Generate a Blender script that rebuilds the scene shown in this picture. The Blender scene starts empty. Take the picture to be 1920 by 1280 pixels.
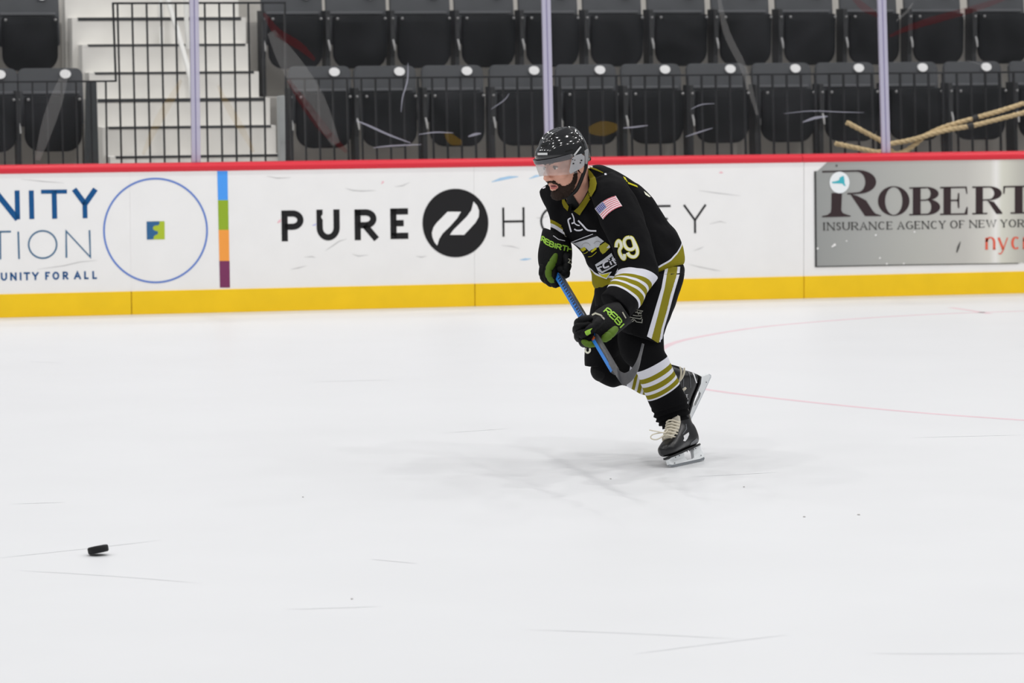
import bpy, bmesh, math, random
import numpy as np
from mathutils import Vector, Matrix, noise
from mathutils.bvhtree import BVHTree
from mathutils.interpolate import poly_3d_calc

scene = bpy.context.scene
COL = scene.collection
random.seed(7)

# ------------------------------------------------------------------ camera
FPX, CAM_H, CAM_D = 6500.0, 1.85, 23.582
ROLL, PITCH, YAW = -0.0055445, 0.0864699, 0.2387388
CAM = Vector((0, -CAM_D, CAM_H))
FW = Vector((math.sin(YAW) * math.cos(PITCH), math.cos(YAW) * math.cos(PITCH), -math.sin(PITCH)))
_r = FW.cross(Vector((0, 0, 1))).normalized()
_u = _r.cross(FW)
RT = _r * math.cos(ROLL) + _u * math.sin(ROLL)
UP = _u * math.cos(ROLL) - _r * math.sin(ROLL)

cd = bpy.data.cameras.new('camera')
cam = bpy.data.objects.new('camera', cd)
COL.objects.link(cam)
M = Matrix((RT, UP, -FW)).transposed().to_4x4()
M.translation = CAM
cam.matrix_world = M
cd.sensor_width = 36.0
cd.lens = FPX / 1920 * 36.0
cd.clip_start, cd.clip_end = 0.5, 200
cd.dof.use_dof = True
cd.dof.focus_distance = 15.1
cd.dof.aperture_fstop = 5.0
scene.camera = cam

# ------------------------------------------------------------------ world, lamps, exposure
scene.view_settings.view_transform = 'Standard'
scene.view_settings.look = 'None'
scene.view_settings.gamma = 1.0
scene.view_settings.use_curve_mapping = False
scene.view_settings.exposure = 0.0
w = bpy.data.worlds.new('arena')
scene.world = w
w.use_nodes = True
w.node_tree.nodes['Background'].inputs[0].default_value = (0.93, 0.96, 1.0, 1)
w.node_tree.nodes['Background'].inputs[1].default_value = 0.30
LAMP_W = 122.0
for gx in range(6):
    for gy in range(5):
        ld = bpy.data.lights.new('arena_lamp', 'AREA')
        ld.shape = 'DISK'
        ld.size = 0.55
        ld.energy = LAMP_W
        ld.color = (1.0, 0.985, 0.97)
        lo = bpy.data.objects.new('arena_lamp', ld)
        lo.location = (-7.0 + gx * 5.2, -19.3 + gy * 5.4, 10.5)
        COL.objects.link(lo)

# ------------------------------------------------------------------ helpers
def ray(x, y):
    return FW + RT * ((x - 960) / FPX) - UP * ((y - 640) / FPX)
def on_y(x, y, Y):
    d = ray(x, y)
    return CAM + d * ((Y - CAM.y) / d.y)
def on_ice(x, y, z=0.0):
    d = ray(x, y)
    return CAM + d * ((z - CAM.z) / d.z)
PD = 15.2
def P(x, y, off=0.0):
    return CAM + ray(x, y) * (PD + off)
def lin(c):
    o = []
    for v in c[:3]:
        v = v / 255.0
        o.append(v / 12.92 if v <= 0.04045 else ((v + 0.055) / 1.055) ** 2.4)
    return (*o, 1.0)

MATS = {}
def mat(name, rgb, rough=0.6, metal=0.0, spec=0.5, var=0.0, vscale=20.0, bump=0.0, bscale=60.0, coat=0.0, emit=None):
    if name in MATS:
        return MATS[name]
    m = bpy.data.materials.new(name)
    m.use_nodes = True
    nt = m.node_tree
    b = nt.nodes['Principled BSDF']
    b.inputs['Base Color'].default_value = lin(rgb)
    b.inputs['Roughness'].default_value = rough
    b.inputs['Metallic'].default_value = metal
    b.inputs['Specular IOR Level'].default_value = spec
    b.inputs['Coat Weight'].default_value = coat
    b.inputs['Coat Roughness'].default_value = 0.08
    tc = nt.nodes.new('ShaderNodeTexCoord')
    if var > 0:
        nz = nt.nodes.new('ShaderNodeTexNoise')
        nz.inputs['Scale'].default_value = vscale
        nz.inputs['Detail'].default_value = 6
        nt.links.new(tc.outputs['Object'], nz.inputs['Vector'])
        rp = nt.nodes.new('ShaderNodeValToRGB')
        c = lin(rgb)
        rp.color_ramp.elements[0].position = 0.3
        rp.color_ramp.elements[1].position = 0.7
        rp.color_ramp.elements[0].color = tuple(v * (1 - var) for v in c[:3]) + (1,)
        rp.color_ramp.elements[1].color = tuple(min(1, v * (1 + var)) for v in c[:3]) + (1,)
        nt.links.new(nz.outputs['Fac'], rp.inputs[0])
        nt.links.new(rp.outputs[0], b.inputs['Base Color'])
    if bump > 0:
        n2 = nt.nodes.new('ShaderNodeTexNoise')
        n2.inputs['Scale'].default_value = bscale
        n2.inputs['Detail'].default_value = 4
        nt.links.new(tc.outputs['Object'], n2.inputs['Vector'])
        bp = nt.nodes.new('ShaderNodeBump')
        bp.inputs['Strength'].default_value = bump
        bp.inputs['Distance'].default_value = 0.01
        nt.links.new(n2.outputs['Fac'], bp.inputs['Height'])
        nt.links.new(bp.outputs[0], b.inputs['Normal'])
    MATS[name] = m
    return m

def clear_mat(name, rgb, alpha, rough=0.3, gloss=0.0, var=0.0):
    """see-through sheet: transparent mixed with a little white diffuse and a Fresnel gloss"""
    m = bpy.data.materials.new(name)
    m.use_nodes = True
    nt = m.node_tree
    nt.nodes.clear()
    out = nt.nodes.new('ShaderNodeOutputMaterial')
    tr = nt.nodes.new('ShaderNodeBsdfTransparent')
    df = nt.nodes.new('ShaderNodeBsdfDiffuse')
    df.inputs[0].default_value = lin(rgb)
    mx = nt.nodes.new('ShaderNodeMixShader')
    mx.inputs[0].default_value = alpha
    nt.links.new(tr.outputs[0], mx.inputs[1])
    nt.links.new(df.outputs[0], mx.inputs[2])
    if var > 0:
        tc = nt.nodes.new('ShaderNodeTexCoord')
        nz = nt.nodes.new('ShaderNodeTexNoise')
        nz.inputs['Scale'].default_value = 2.2
        nz.inputs['Detail'].default_value = 5
        nz.inputs['Distortion'].default_value = 1.2
        nt.links.new(tc.outputs['Object'], nz.inputs['Vector'])
        mr = nt.nodes.new('ShaderNodeMapRange')
        mr.inputs[1].default_value = 0.35
        mr.inputs[2].default_value = 0.8
        mr.inputs[3].default_value = alpha * (1 - var)
        mr.inputs[4].default_value = alpha * (1 + 2.5 * var)
        nt.links.new(nz.outputs['Fac'], mr.inputs[0])
        nt.links.new(mr.outputs[0], mx.inputs[0])
    last = mx
    if gloss > 0:
        gl = nt.nodes.new('ShaderNodeBsdfGlossy')
        gl.inputs['Roughness'].default_value = rough
        fr = nt.nodes.new('ShaderNodeFresnel')
        fr.inputs[0].default_value = 1.45
        ml = nt.nodes.new('ShaderNodeMath')
        ml.operation = 'MULTIPLY'
        ml.inputs[1].default_value = gloss
        nt.links.new(fr.outputs[0], ml.inputs[0])
        m2 = nt.nodes.new('ShaderNodeMixShader')
        nt.links.new(ml.outputs[0], m2.inputs[0])
        nt.links.new(mx.outputs[0], m2.inputs[1])
        nt.links.new(gl.outputs[0], m2.inputs[2])
        last = m2
    nt.links.new(last.outputs[0], out.inputs[0])
    MATS[name] = m
    return m

def band_mat(name, stops, attr='band', rough=0.85, bump=0.25, hem=None):
    """cloth whose knitted bands follow the length of the sleeve or sock: constant ramp on a mesh attribute"""
    m = bpy.data.materials.new(name)
    m.use_nodes = True
    nt = m.node_tree
    b = nt.nodes['Principled BSDF']
    b.inputs['Roughness'].default_value = rough
    b.inputs['Specular IOR Level'].default_value = 0.1
    at = nt.nodes.new('ShaderNodeAttribute')
    at.attribute_name = attr
    mr = nt.nodes.new('ShaderNodeMapRange')
    mr.inputs[1].default_value = -0.5
    mr.inputs[2].default_value = 1.5
    nt.links.new(at.outputs['Fac'], mr.inputs[0])
    rp = nt.nodes.new('ShaderNodeValToRGB')
    rp.color_ramp.interpolation = 'CONSTANT'
    el = rp.color_ramp.elements
    el[0].position = 0.0
    el[0].color = lin(stops[0][1])
    el[1].position = (stops[1][0] + 0.5) / 2
    el[1].color = lin(stops[1][1])
    for p_, c in stops[2:]:
        e = el.new((p_ + 0.5) / 2)
        e.color = lin(c)
    nt.links.new(mr.outputs[0], rp.inputs[0])
    nt.links.new(rp.outputs[0], b.inputs['Base Color'])
    if hem:                      # second banding, along the trunk
        prev = rp.outputs[0]
        for an, t_, c in hem:
            a2 = nt.nodes.new('ShaderNodeAttribute')
            a2.attribute_name = an
            gt = nt.nodes.new('ShaderNodeMath')
            gt.operation = 'GREATER_THAN'
            gt.inputs[1].default_value = t_
            nt.links.new(a2.outputs['Fac'], gt.inputs[0])
            mx = nt.nodes.new('ShaderNodeMix')
            mx.data_type = 'RGBA'
            nt.links.new(gt.outputs[0], mx.inputs[0])
            nt.links.new(prev, mx.inputs[6])
            mx.inputs[7].default_value = lin(c)
            prev = mx.outputs[2]
        nt.links.new(prev, b.inputs['Base Color'])
    tc = nt.nodes.new('ShaderNodeTexCoord')
    n2 = nt.nodes.new('ShaderNodeTexNoise')
    n2.inputs['Scale'].default_value = 18
    n2.inputs['Detail'].default_value = 5
    nt.links.new(tc.outputs['Object'], n2.inputs['Vector'])
    bp = nt.nodes.new('ShaderNodeBump')
    bp.inputs['Strength'].default_value = bump
    bp.inputs['Distance'].default_value = 0.02
    nt.links.new(n2.outputs['Fac'], bp.inputs['Height'])
    nt.links.new(bp.outputs[0], b.inputs['Normal'])
    MATS[name] = m
    return m

def tag(o, label=None, cat=None, group=None, kind=None):
    if label: o['label'] = label
    if cat: o['category'] = cat
    if group: o['group'] = group
    if kind: o['kind'] = kind
    return o

def thing(name, label, cat, loc=(0, 0, 0), group=None):
    o = bpy.data.objects.new(name, None)
    o.empty_display_size = 0.1
    o.location = loc
    COL.objects.link(o)
    return tag(o, label, cat, group)

class MB:
    def __init__(s):
        s.v, s.f = [], []
    def add(s, vs, fs):
        n = len(s.v)
        s.v += [Vector(a) for a in vs]
        s.f += [tuple(i + n for i in f) for f in fs]
        return s
    def box(s, c, size, rot=None):
        hx, hy, hz = (a / 2 for a in size)
        vs = [Vector((x, y, z)) for x in (-hx, hx) for y in (-hy, hy) for z in (-hz, hz)]
        if rot is not None:
            vs = [rot @ a for a in vs]
        c = Vector(c)
        return s.add([a + c for a in vs], [(0, 1, 3, 2), (4, 6, 7, 5), (0, 4, 5, 1), (2, 3, 7, 6), (0, 2, 6, 4), (1, 5, 7, 3)])
    def tube(s, pts, r, n=8, closed=False):
        pts = [Vector(p) for p in pts]
        m = len(pts)
        rs = r if isinstance(r, (list, tuple)) else [r] * m
        rings = []
        prev = None
        for i, p in enumerate(pts):
            if closed:
                t = pts[(i + 1) % m] - pts[i - 1]
            else:
                t = pts[min(i + 1, m - 1)] - pts[max(i - 1, 0)]
            t.normalize()
            if prev is None:
                a = Vector((0, 0, 1)) if abs(t.z) < 0.9 else Vector((1, 0, 0))
                prev = t.cross(a).normalized()
            prev = (prev - t * prev.dot(t)).normalized()
            b = t.cross(prev)
            rings.append([p + (prev * math.cos(2 * math.pi * k / n) + b * math.sin(2 * math.pi * k / n)) * rs[i] for k in range(n)])
        vs = [q for rg in rings for q in rg]
        fs = []
        for i in range(m if closed else m - 1):
            j = (i + 1) % m
            for k in range(n):
                fs.append((i * n + k, i * n + (k + 1) % n, j * n + (k + 1) % n, j * n + k))
        if not closed:
            fs.append(tuple(range(n))[::-1])
            fs.append(tuple((m - 1) * n + k for k in range(n)))
        return s.add(vs, fs)
    def ball(s, c, r, n=10, m=None, axes=None):
        """ellipsoid; r scalar or 3 radii along axes"""
        c = Vector(c)
        rr = r if isinstance(r, (list, tuple)) else (r, r, r)
        ax = axes or (Vector((1, 0, 0)), Vector((0, 1, 0)), Vector((0, 0, 1)))
        m = m or max(4, n // 2 + 1)
        vs = [c + ax[2] * rr[2]]
        for i in range(1, m):
            t = math.pi * i / m
            for k in range(n):
                a = 2 * math.pi * k / n
                vs.append(c + ax[0] * rr[0] * math.sin(t) * math.cos(a) + ax[1] * rr[1] * math.sin(t) * math.sin(a) + ax[2] * rr[2] * math.cos(t))
        vs.append(c - ax[2] * rr[2])
        fs = [(0, 1 + k, 1 + (k + 1) % n) for k in range(n)]
        for i in range(m - 2):
            for k in range(n):
                a, b = 1 + i * n + k, 1 + i * n + (k + 1) % n
                fs.append((a, a + n, b + n, b))
        L = len(vs) - 1
        fs += [(L, 1 + (m - 2) * n + (k + 1) % n, 1 + (m - 2) * n + k) for k in range(n)]
        return s.add(vs, fs)
    def prism(s, outline, d):
        """outline: list of 3-D points (planar), extruded by vector d"""
        n = len(outline)
        d = Vector(d)
        o = [Vector(a) for a in outline]
        return s.add(o + [a + d for a in o], [tuple(range(n))[::-1], tuple(range(n, 2 * n))] + [(i, (i + 1) % n, n + (i + 1) % n, n + i) for i in range(n)])
    def build(s, name, material, parent=None, smooth=True, world=True, recalc=True, bevel=0.0, attrs=None):
        me = bpy.data.meshes.new(name)
        me.from_pydata([tuple(a) for a in s.v], [], s.f)
        if recalc:
            bm = bmesh.new()
            bm.from_mesh(me)
            bmesh.ops.recalc_face_normals(bm, faces=bm.faces[:])
            if bevel > 0:
                bmesh.ops.bevel(bm, geom=[e for e in bm.edges if e.is_manifold and e.calc_face_angle(0) > 0.6], offset=bevel, segments=2, affect='EDGES', profile=0.6)
            bm.to_mesh(me)
            bm.free()
        if attrs:
            for k, arr in attrs.items():
                me.attributes.new(k, 'FLOAT', 'POINT').data.foreach_set('value', np.asarray(arr, dtype=np.float32))
        if smooth:
            me.polygons.foreach_set('use_smooth', [True] * len(me.polygons))
            try:
                me.set_sharp_from_angle(angle=0.7)
            except Exception:
                pass
        me.update()
        if material: me.materials.append(material)
        return link(name, me, parent, world)
    def bvh(s):
        return BVHTree.FromPolygons([tuple(a) for a in s.v], s.f)

def base_of(o):
    while o is not None:
        if o.type == 'EMPTY':
            return o.location
        o = o.parent
    return Vector((0, 0, 0))

def link(name, me, parent=None, world=True):
    o = bpy.data.objects.new(name, me)
    COL.objects.link(o)
    if parent is not None:
        o.parent = parent
        if world and parent.type == 'EMPTY':
            o.matrix_parent_inverse = Matrix.Translation(-Vector(parent.location))
    return o

def copy_tree(o, loc):
    r = o.copy()
    COL.objects.link(r)
    r.location = loc
    for ch in [c for c in bpy.data.objects if c.parent == o]:
        c = ch.copy()
        COL.objects.link(c)
        c.parent = r
        for g in [q for q in bpy.data.objects if q.parent == ch]:
            d = g.copy()
            COL.objects.link(d)
            d.parent = c
    return r

def catmull(vals, t):
    n = len(vals) - 1
    i = min(int(t), n - 1)
    f = t - i
    p1, p2 = vals[i], vals[i + 1]
    p0 = vals[i - 1] if i > 0 else p1 * 2 - p2
    p3 = vals[i + 2] if i + 2 <= n else p2 * 2 - p1
    return 0.5 * ((2 * p1) + (p2 - p0) * f + (2 * p0 - 5 * p1 + 4 * p2 - p3) * f * f + (3 * p1 - p0 - 3 * p2 + p3) * f ** 3)

def smooth_line(pts, k=6):
    a = [np.array(p, dtype=float) for p in pts]
    return [catmull(a, i / k) for i in range((len(a) - 1) * k + 1)]

def loft(st, n=28, k=5, power=1.0, bow=None):
    """st: list of ((xL,yL),(xR,yR), depth offset, half depth[, (bowx,bowy)]); returns verts, faces, length parameter per vertex in station units"""
    arr = []
    for s_ in st:
        b = s_[4] if len(s_) > 4 else (0, 0)
        dd = s_[2] if isinstance(s_[2], tuple) else (s_[2], s_[2])
        arr.append(np.array([s_[0][0], s_[0][1], s_[1][0], s_[1][1], dd[0], s_[3], b[0], b[1], dd[1]], dtype=float))
    m = (len(arr) - 1) * k + 1
    V, F, U = [], [], []
    for i in range(m):
        q = catmull(arr, i / k)
        L = P(q[0], q[1], q[4]); R_ = P(q[2], q[3], q[8])
        c = (L + R_) / 2
        wv = (R_ - L) / 2
        sc = (PD + q[4]) / FPX
        nv = -FW * q[5] + (RT * q[6] - UP * q[7]) * sc
        for a in range(n):
            t = 2 * math.pi * a / n
            ca, sa = math.cos(t), math.sin(t)
            ca = math.copysign(abs(ca) ** power, ca)
            sa = math.copysign(abs(sa) ** power, sa)
            V.append(c + wv * ca + nv * sa)
            U.append(i / k)
    for i in range(m - 1):
        for a in range(n):
            b = (a + 1) % n
            F.append((i * n + a, i * n + b, (i + 1) * n + b, (i + 1) * n + a))
    F.append(tuple(range(n))[::-1])
    F.append(tuple((m - 1) * n + a for a in range(n)))
    return V, F, U

def remesh(parts, voxel=0.007, smooth=4, fac=0.5):
    """union of closed overlapping shells -> one continuous skin"""
    mb = MB()
    for v, f in parts:
        mb.add(v, f)
    me = bpy.data.meshes.new('tmp')
    me.from_pydata([tuple(a) for a in mb.v], [], mb.f)
    bm = bmesh.new(); bm.from_mesh(me)
    bmesh.ops.recalc_face_normals(bm, faces=bm.faces[:])
    bm.to_mesh(me); bm.free()
    o = bpy.data.objects.new('tmp', me)
    COL.objects.link(o)
    rm = o.modifiers.new('r', 'REMESH')
    rm.mode = 'VOXEL'
    rm.voxel_size = voxel
    sm = o.modifiers.new('s', 'SMOOTH')
    sm.factor = fac
    sm.iterations = smooth
    dg = bpy.context.evaluated_depsgraph_get()
    dg.update()
    ev = o.evaluated_get(dg)
    m2 = ev.to_mesh()
    nv = len(m2.vertices)
    co = np.empty(nv * 3, dtype=np.float32)
    m2.vertices.foreach_get('co', co)
    V = [Vector(c) for c in co.reshape(-1, 3)]
    F = [tuple(p.vertices) for p in m2.polygons]
    ev.to_mesh_clear()
    bpy.data.objects.remove(o)
    bpy.data.meshes.remove(me)
    out = MB()
    out.v, out.f = V, F
    return out

def vnormals(mb):
    N = [Vector((0, 0, 0)) for _ in mb.v]
    for f in mb.f:
        a, b, c = mb.v[f[0]], mb.v[f[1]], mb.v[f[2]]
        n = (b - a).cross(c - a)
        for i in f:
            N[i] += n
    return [n.normalized() if n.length > 0 else n for n in N]

def wrinkle(mb, amp, scale, stretch=(1, 1, 1), seed=0.0):
    N = vnormals(mb)
    for i, v in enumerate(mb.v):
        q = Vector((v.x * stretch[0], v.y * stretch[1], v.z * stretch[2])) * scale + Vector((seed, seed * 2, 0))
        mb.v[i] = v + N[i] * (amp * noise.noise(q) + amp * 0.5 * noise.noise(q * 2.3))

def to_px(v):
    d = v - CAM
    t = d.dot(FW)
    return 960 + d.dot(RT) / t * FPX, 640 - d.dot(UP) / t * FPX

def in_poly(x, y, poly):
    c = False
    n = len(poly)
    for i in range(n):
        x1, y1 = poly[i]; x2, y2 = poly[i - 1]
        if (y1 > y) != (y2 > y) and x < (x2 - x1) * (y - y1) / (y2 - y1) + x1:
            c = not c
    return c

def stroke(pts, wd, closed=False):
    """thick polyline in the plane -> list of quads with mitred joints"""
    p = [np.array(a, dtype=float) for a in pts]
    n = len(p)
    ws = wd if isinstance(wd, (list, tuple, np.ndarray)) else [wd] * n
    L, R_ = [], []
    for i in range(n):
        if closed:
            a, b = p[i - 1], p[(i + 1) % n]
            d1, d2 = p[i] - a, b - p[i]
        else:
            d1 = p[i] - p[i - 1] if i > 0 else p[1] - p[0]
            d2 = p[i + 1] - p[i] if i < n - 1 else d1
        d1 = d1 / (np.hypot(*d1) + 1e-9); d2 = d2 / (np.hypot(*d2) + 1e-9)
        t = d1 + d2
        if np.hypot(*t) < 1e-3: t = d2
        t = t / np.hypot(*t)
        nn = np.array([-t[1], t[0]])
        c = max(0.45, abs(nn @ np.array([-d2[1], d2[0]])))
        L.append(p[i] + nn * ws[i] / 2 / c); R_.append(p[i] - nn * ws[i] / 2 / c)
    q = []
    for i in range(n if closed else n - 1):
        j = (i + 1) % n
        q.append([tuple(L[i]), tuple(L[j]), tuple(R_[j]), tuple(R_[i])])
    return q

def arc(cx, cy, rx, ry, a0, a1, n=14):
    return [(cx + rx * math.cos(math.radians(a0 + (a1 - a0) * i / n)), cy + ry * math.sin(math.radians(a0 + (a1 - a0) * i / n))) for i in range(n + 1)]

# letter skeletons in a unit box, y up
G = {
 'A': [[(0, 0), (.5, 1), (1, 0)], [(.2, .34), (.8, .34)]],
 'B': [[(0, 0), (0, 1)], [(0, 1), (.55, 1)] + arc(.55, .76, .38, .24, 90, -90, 10) + [(0, .52)], [(0, .52), (.58, .52)] + arc(.58, .26, .42, .26, 90, -90, 10) + [(0, 0)]],
 'C': [arc(.55, .5, .55, .5, 48, 312, 26)],
 'E': [[(0, 0), (0, 1)], [(0, 1), (1, 1)], [(0, .52), (.88, .52)], [(0, 0), (1, 0)]],
 'F': [[(0, 0), (0, 1)], [(0, 1), (1, 1)], [(0, .5), (.85, .5)]],
 'G': [arc(.55, .5, .55, .5, 48, 330, 26) + [(1, .45), (.62, .45)]],
 'H': [[(0, 0), (0, 1)], [(1, 0), (1, 1)], [(0, .52), (1, .52)]],
 'I': [[(.5, 0), (.5, 1)]],
 'K': [[(0, 0), (0, 1)], [(1, 1), (0, .42)], [(.3, .6), (1, 0)]],
 'L': [[(0, 1), (0, 0)], [(0, 0), (1, 0)]],
 'M': [[(0, 0), (0, 1), (.5, .3), (1, 1), (1, 0)]],
 'N': [[(0, 0), (0, 1)], [(0, 1), (1, 0)], [(1, 0), (1, 1)]],
 'O': [arc(.5, .5, .5, .5, 0, 360, 40)],
 'P': [[(0, 0), (0, 1)], [(0, 1), (.5, 1)] + arc(.5, .73, .5, .27, 90, -90, 12) + [(0, .46)]],
 'R': [[(0, 0), (0, 1)], [(0, 1), (.48, 1)] + arc(.48, .74, .46, .26, 90, -90, 12) + [(0, .48)], [(.42, .48), (1, 0)]],
 'S': [[(.92, .8)] + arc(.5, .75, .46, .25, 20, 250, 14)[1:] + arc(.5, .25, .48, .25, 70, -160, 14)],
 'T': [[(0, 1), (1, 1)], [(.5, 0), (.5, 1)]],
 'U': [[(0, 1), (0, .4)] + arc(.5, .4, .5, .4, 180, 360, 16) + [(1, 1)]],
 'W': [[(0, 1), (.25, 0), (.5, 1), (.75, 0), (1, 1)]],
 'Y': [[(0, 1), (.5, .45)], [(1, 1), (.5, .45)], [(.5, .5), (.5, 0)]],
 'n': [[(0, 0), (0, .95)], [(0, .6)] + arc(.5, .55, .5, .42, 170, 0, 10) + [(1, 0)]],
 'y': [[(0, .95), (.5, 0)], [(1, .95), (.45, -.2), (.25, -.42), (0, -.38)]],
 'c': [arc(.5, .48, .5, .48, 50, 310, 18)],
}
def glyph(ch, quad, thick, thin=None, serif=0.0, inset=True):
    """quad: px corners (x0,ytopL),(x1,ytopR),(x1,ybotR),(x0,ybotL). thick, thin in px. returns px polygons"""
    tl, tr, br, bl = [np.array(q, dtype=float) for q in quad]
    h = (bl[1] - tl[1] + br[1] - tr[1]) / 2
    wd = ((tr[0] - tl[0]) + (br[0] - bl[0])) / 2
    iy = thick / 2 / h if inset else 0
    ix = thick / 2 / wd if inset else 0
    iyy = (thin / 2 / h) if (thin and inset) else iy
    def mp(u, v):
        u = ix + u * (1 - 2 * ix)
        v = iyy + v * (1 - 2 * iyy)
        return (bl * (1 - v) + tl * v) * (1 - u) + (br * (1 - v) + tr * v) * u
    out = []
    for pl in G[ch]:
        pl = [q for i, q in enumerate(pl) if i == 0 or abs(q[0] - pl[i - 1][0]) + abs(q[1] - pl[i - 1][1]) > 1e-6]
        pts = [mp(*p_) for p_ in pl]
        # butt ends reach the box edge
        if thin is None:
            d0 = pts[0] - pts[1]; d1 = pts[-1] - pts[-2]
            closed = np.hypot(*(pts[0] - pts[-1])) < 1e-3
            if not closed:
                if pl[0][1] in (0, 1) and inset: pts[0] = pts[0] + d0 / (np.hypot(*d0) + 1e-9) * thick * 0.5
                if pl[-1][1] in (0, 1) and inset: pts[-1] = pts[-1] + d1 / (np.hypot(*d1) + 1e-9) * thick * 0.5
                out += stroke(pts, thick)
            else:
                out += stroke(pts[:-1], thick, True)
        else:
            ws = []
            for i in range(len(pts)):
                a, b = pts[max(i - 1, 0)], pts[min(i + 1, len(pts) - 1)]
                d = b - a
                l = np.hypot(*d) + 1e-9
                k = abs(d[1]) / l
                if len(pl) < 6 and abs(d[0]) > 0.12 * l and d[0] * d[1] < 0 : k *= 0.2     # rising diagonals are hairlines
                if ch in 'N' and abs(d[0]) < 0.1 * l: k *= 0.3
                ws.append(thin + (thick - thin) * k ** 1.3)
            closed = np.hypot(*(pts[0] - pts[-1])) < 1e-3
            out += stroke(pts[:-1], ws[:-1], True) if closed else stroke(pts, ws)
            if serif > 0 and not closed:
                for e, o_, v in ((pts[0], pts[1], pl[0][1]), (pts[-1], pts[-2], pl[-1][1])):
                    d = e - o_
                    if v in (0, 1) and abs(d[1]) > 0.5 * np.hypot(*d):
                        out += stroke([e - np.array([serif, 0]), e + np.array([serif, 0])], thin * 1.3)
                    elif abs(d[0]) > 0.9 * np.hypot(*d) and ch in 'ETF' :
                        out += stroke([e - np.array([0, serif * .8 if v == 0 else 0]), e + np.array([0, serif * .8 if v == 1 else 0])], thin * 2)
    return out

def box_quad(x0, x1, yt0, yb0, dyt=0.0, lean=0.0):
    """upright letter box; dyt: change of y from left to right edge, lean: px the foot is right of the head"""
    return [(x0, yt0), (x1, yt0 + dyt), (x1 + lean, yb0 + dyt), (x0 + lean, yb0)]

def board_flat(name, polys, material, parent, proud=0.002, thick=0.0015):
    """flat print on the face of the boards (plane y = 0), laid a hair proud of it"""
    mb = MB()
    for pl in polys:
        pts = [on_y(x, y, -proud) for x, y in pl]
        n = len(pts)
        mb.add(pts, [tuple(range(n))])
    return mb.build(name, material, parent, smooth=False, recalc=False)

def board_letters(groups, material, parent, proud=0.002):
    for g_ in groups:
        board_flat('letter', g_, material, parent, proud)

def decal(name, polys, bvh, material, parent, off=0.0025, maxlen=5.0, build=True, miss_ok=True):
    """patch sewn or printed on a curved surface"""
    bm = bmesh.new()
    for pl in polys:
        try:
            bm.faces.new([bm.verts.new((x, y, 0)) for x, y in pl])
        except Exception:
            pass
    bmesh.ops.triangulate(bm, faces=bm.faces[:])
    for _ in range(6):
        long = [e for e in bm.edges if e.calc_length() > maxlen]
        if not long: break
        bmesh.ops.subdivide_edges(bm, edges=long, cuts=1)
        bmesh.ops.triangulate(bm, faces=bm.faces[:])
    bm.verts.index_update()
    V, ok = [], []
    for v in bm.verts:
        d = ray(v.co.x, v.co.y)
        hit = bvh.ray_cast(CAM, d.normalized())
        if hit[0] is None:
            V.append(Vector((0, 0, 0))); ok.append(False)
        else:
            nrm = hit[1]
            if nrm.dot(d) > 0: nrm = -nrm
            dirn = (nrm * 0.5 - d.normalized() * 0.8).normalized()
            V.append(hit[0] + dirn * off); ok.append(True)
    mb = MB()
    mb.v = V
    mb.f = [tuple(q.index for q in f.verts) for f in bm.faces if all(ok[q.index] for q in f.verts)]
    far = .055        # no web across a gap between two surfaces
    mb.f = [f for f in mb.f if max((V[f[i]] - V[f[i - 1]]).length for i in range(len(f))) < far]
    bm.free()
    used = sorted({i for f in mb.f for i in f})
    remap = {a: i for i, a in enumerate(used)}
    mb.v = [mb.v[i] for i in used]
    mb.f = [tuple(remap[i] for i in f) for f in mb.f]
    # faces turn to the outside
    mb.f = [f if (mb.v[f[1]] - mb.v[f[0]]).cross(mb.v[f[2]] - mb.v[f[0]]).dot(FW) < 0 else f[::-1] for f in mb.f]
    if not build: return mb
    if not mb.f: return None
    return mb.build(name, material, parent, smooth=False, recalc=False)
# ------------------------------------------------------------------ the ice
ICE = mat('ice', (225, 226, 228), rough=0.42, spec=0.25, var=0.012, vscale=1.3, bump=0.05, bscale=9)
mb = MB()
mb.add([(-22, -34, 0), (34, -34, 0), (34, 0.3, 0), (-22, 0.3, 0)], [(0, 1, 2, 3)])
mb.add([(-22, -34, -0.05), (34, -34, -0.05), (34, 0.3, -0.05), (-22, 0.3, -0.05)], [(3, 2, 1, 0)])
ice = mb.build('floor', ICE, smooth=False, recalc=False)
tag(ice, 'white scraped rink ice in front of the boards', 'ice', kind='structure')
LINE = mat('faded_red_line', (226, 200, 207), rough=0.45, spec=0.25, var=0.05, vscale=6)
def ice_strip(name, px, width, material):
    pts = [on_ice(x, y) for x, y in px]
    mb = MB()
    V = []
    for i, p in enumerate(pts):
        t = (pts[min(i + 1, len(pts) - 1)] - pts[max(i - 1, 0)]).normalized()
        n = Vector((-t.y, t.x, 0)) * width / 2
        V += [p + n + Vector((0, 0, 0.0003)), p - n + Vector((0, 0, 0.0003))]
    mb.add(V, [(2 * i, 2 * i + 1, 2 * i + 3, 2 * i + 2) for i in range(len(pts) - 1)])
    mb.f = [f if (mb.v[f[1]] - mb.v[f[0]]).cross(mb.v[f[2]] - mb.v[f[0]]).z > 0 else f[::-1] for f in mb.f]
    return mb.build(name, material, ice, smooth=False, recalc=False)
arcpx = [(2060, 797), (1920, 787.5), (1750, 775.5), (1600, 762), (1450, 746), (1345, 733), (1270, 719), (1228, 699), (1224, 670), (1260, 644), (1340, 626), (1440, 611.5), (1590, 598.5), (1700, 591.5), (1800, 587), (1920, 583), (2060, 579)]
ice_strip('circle_line', smooth_line(arcpx, 5), 0.05, LINE)
ice_strip('hash_mark', [(1783, 576.5), (1820, 582), (1856, 588)], 0.05, LINE)
SPECK = mat('ice_speck', (185, 183, 181), rough=0.8)
mb = MB()
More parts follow.
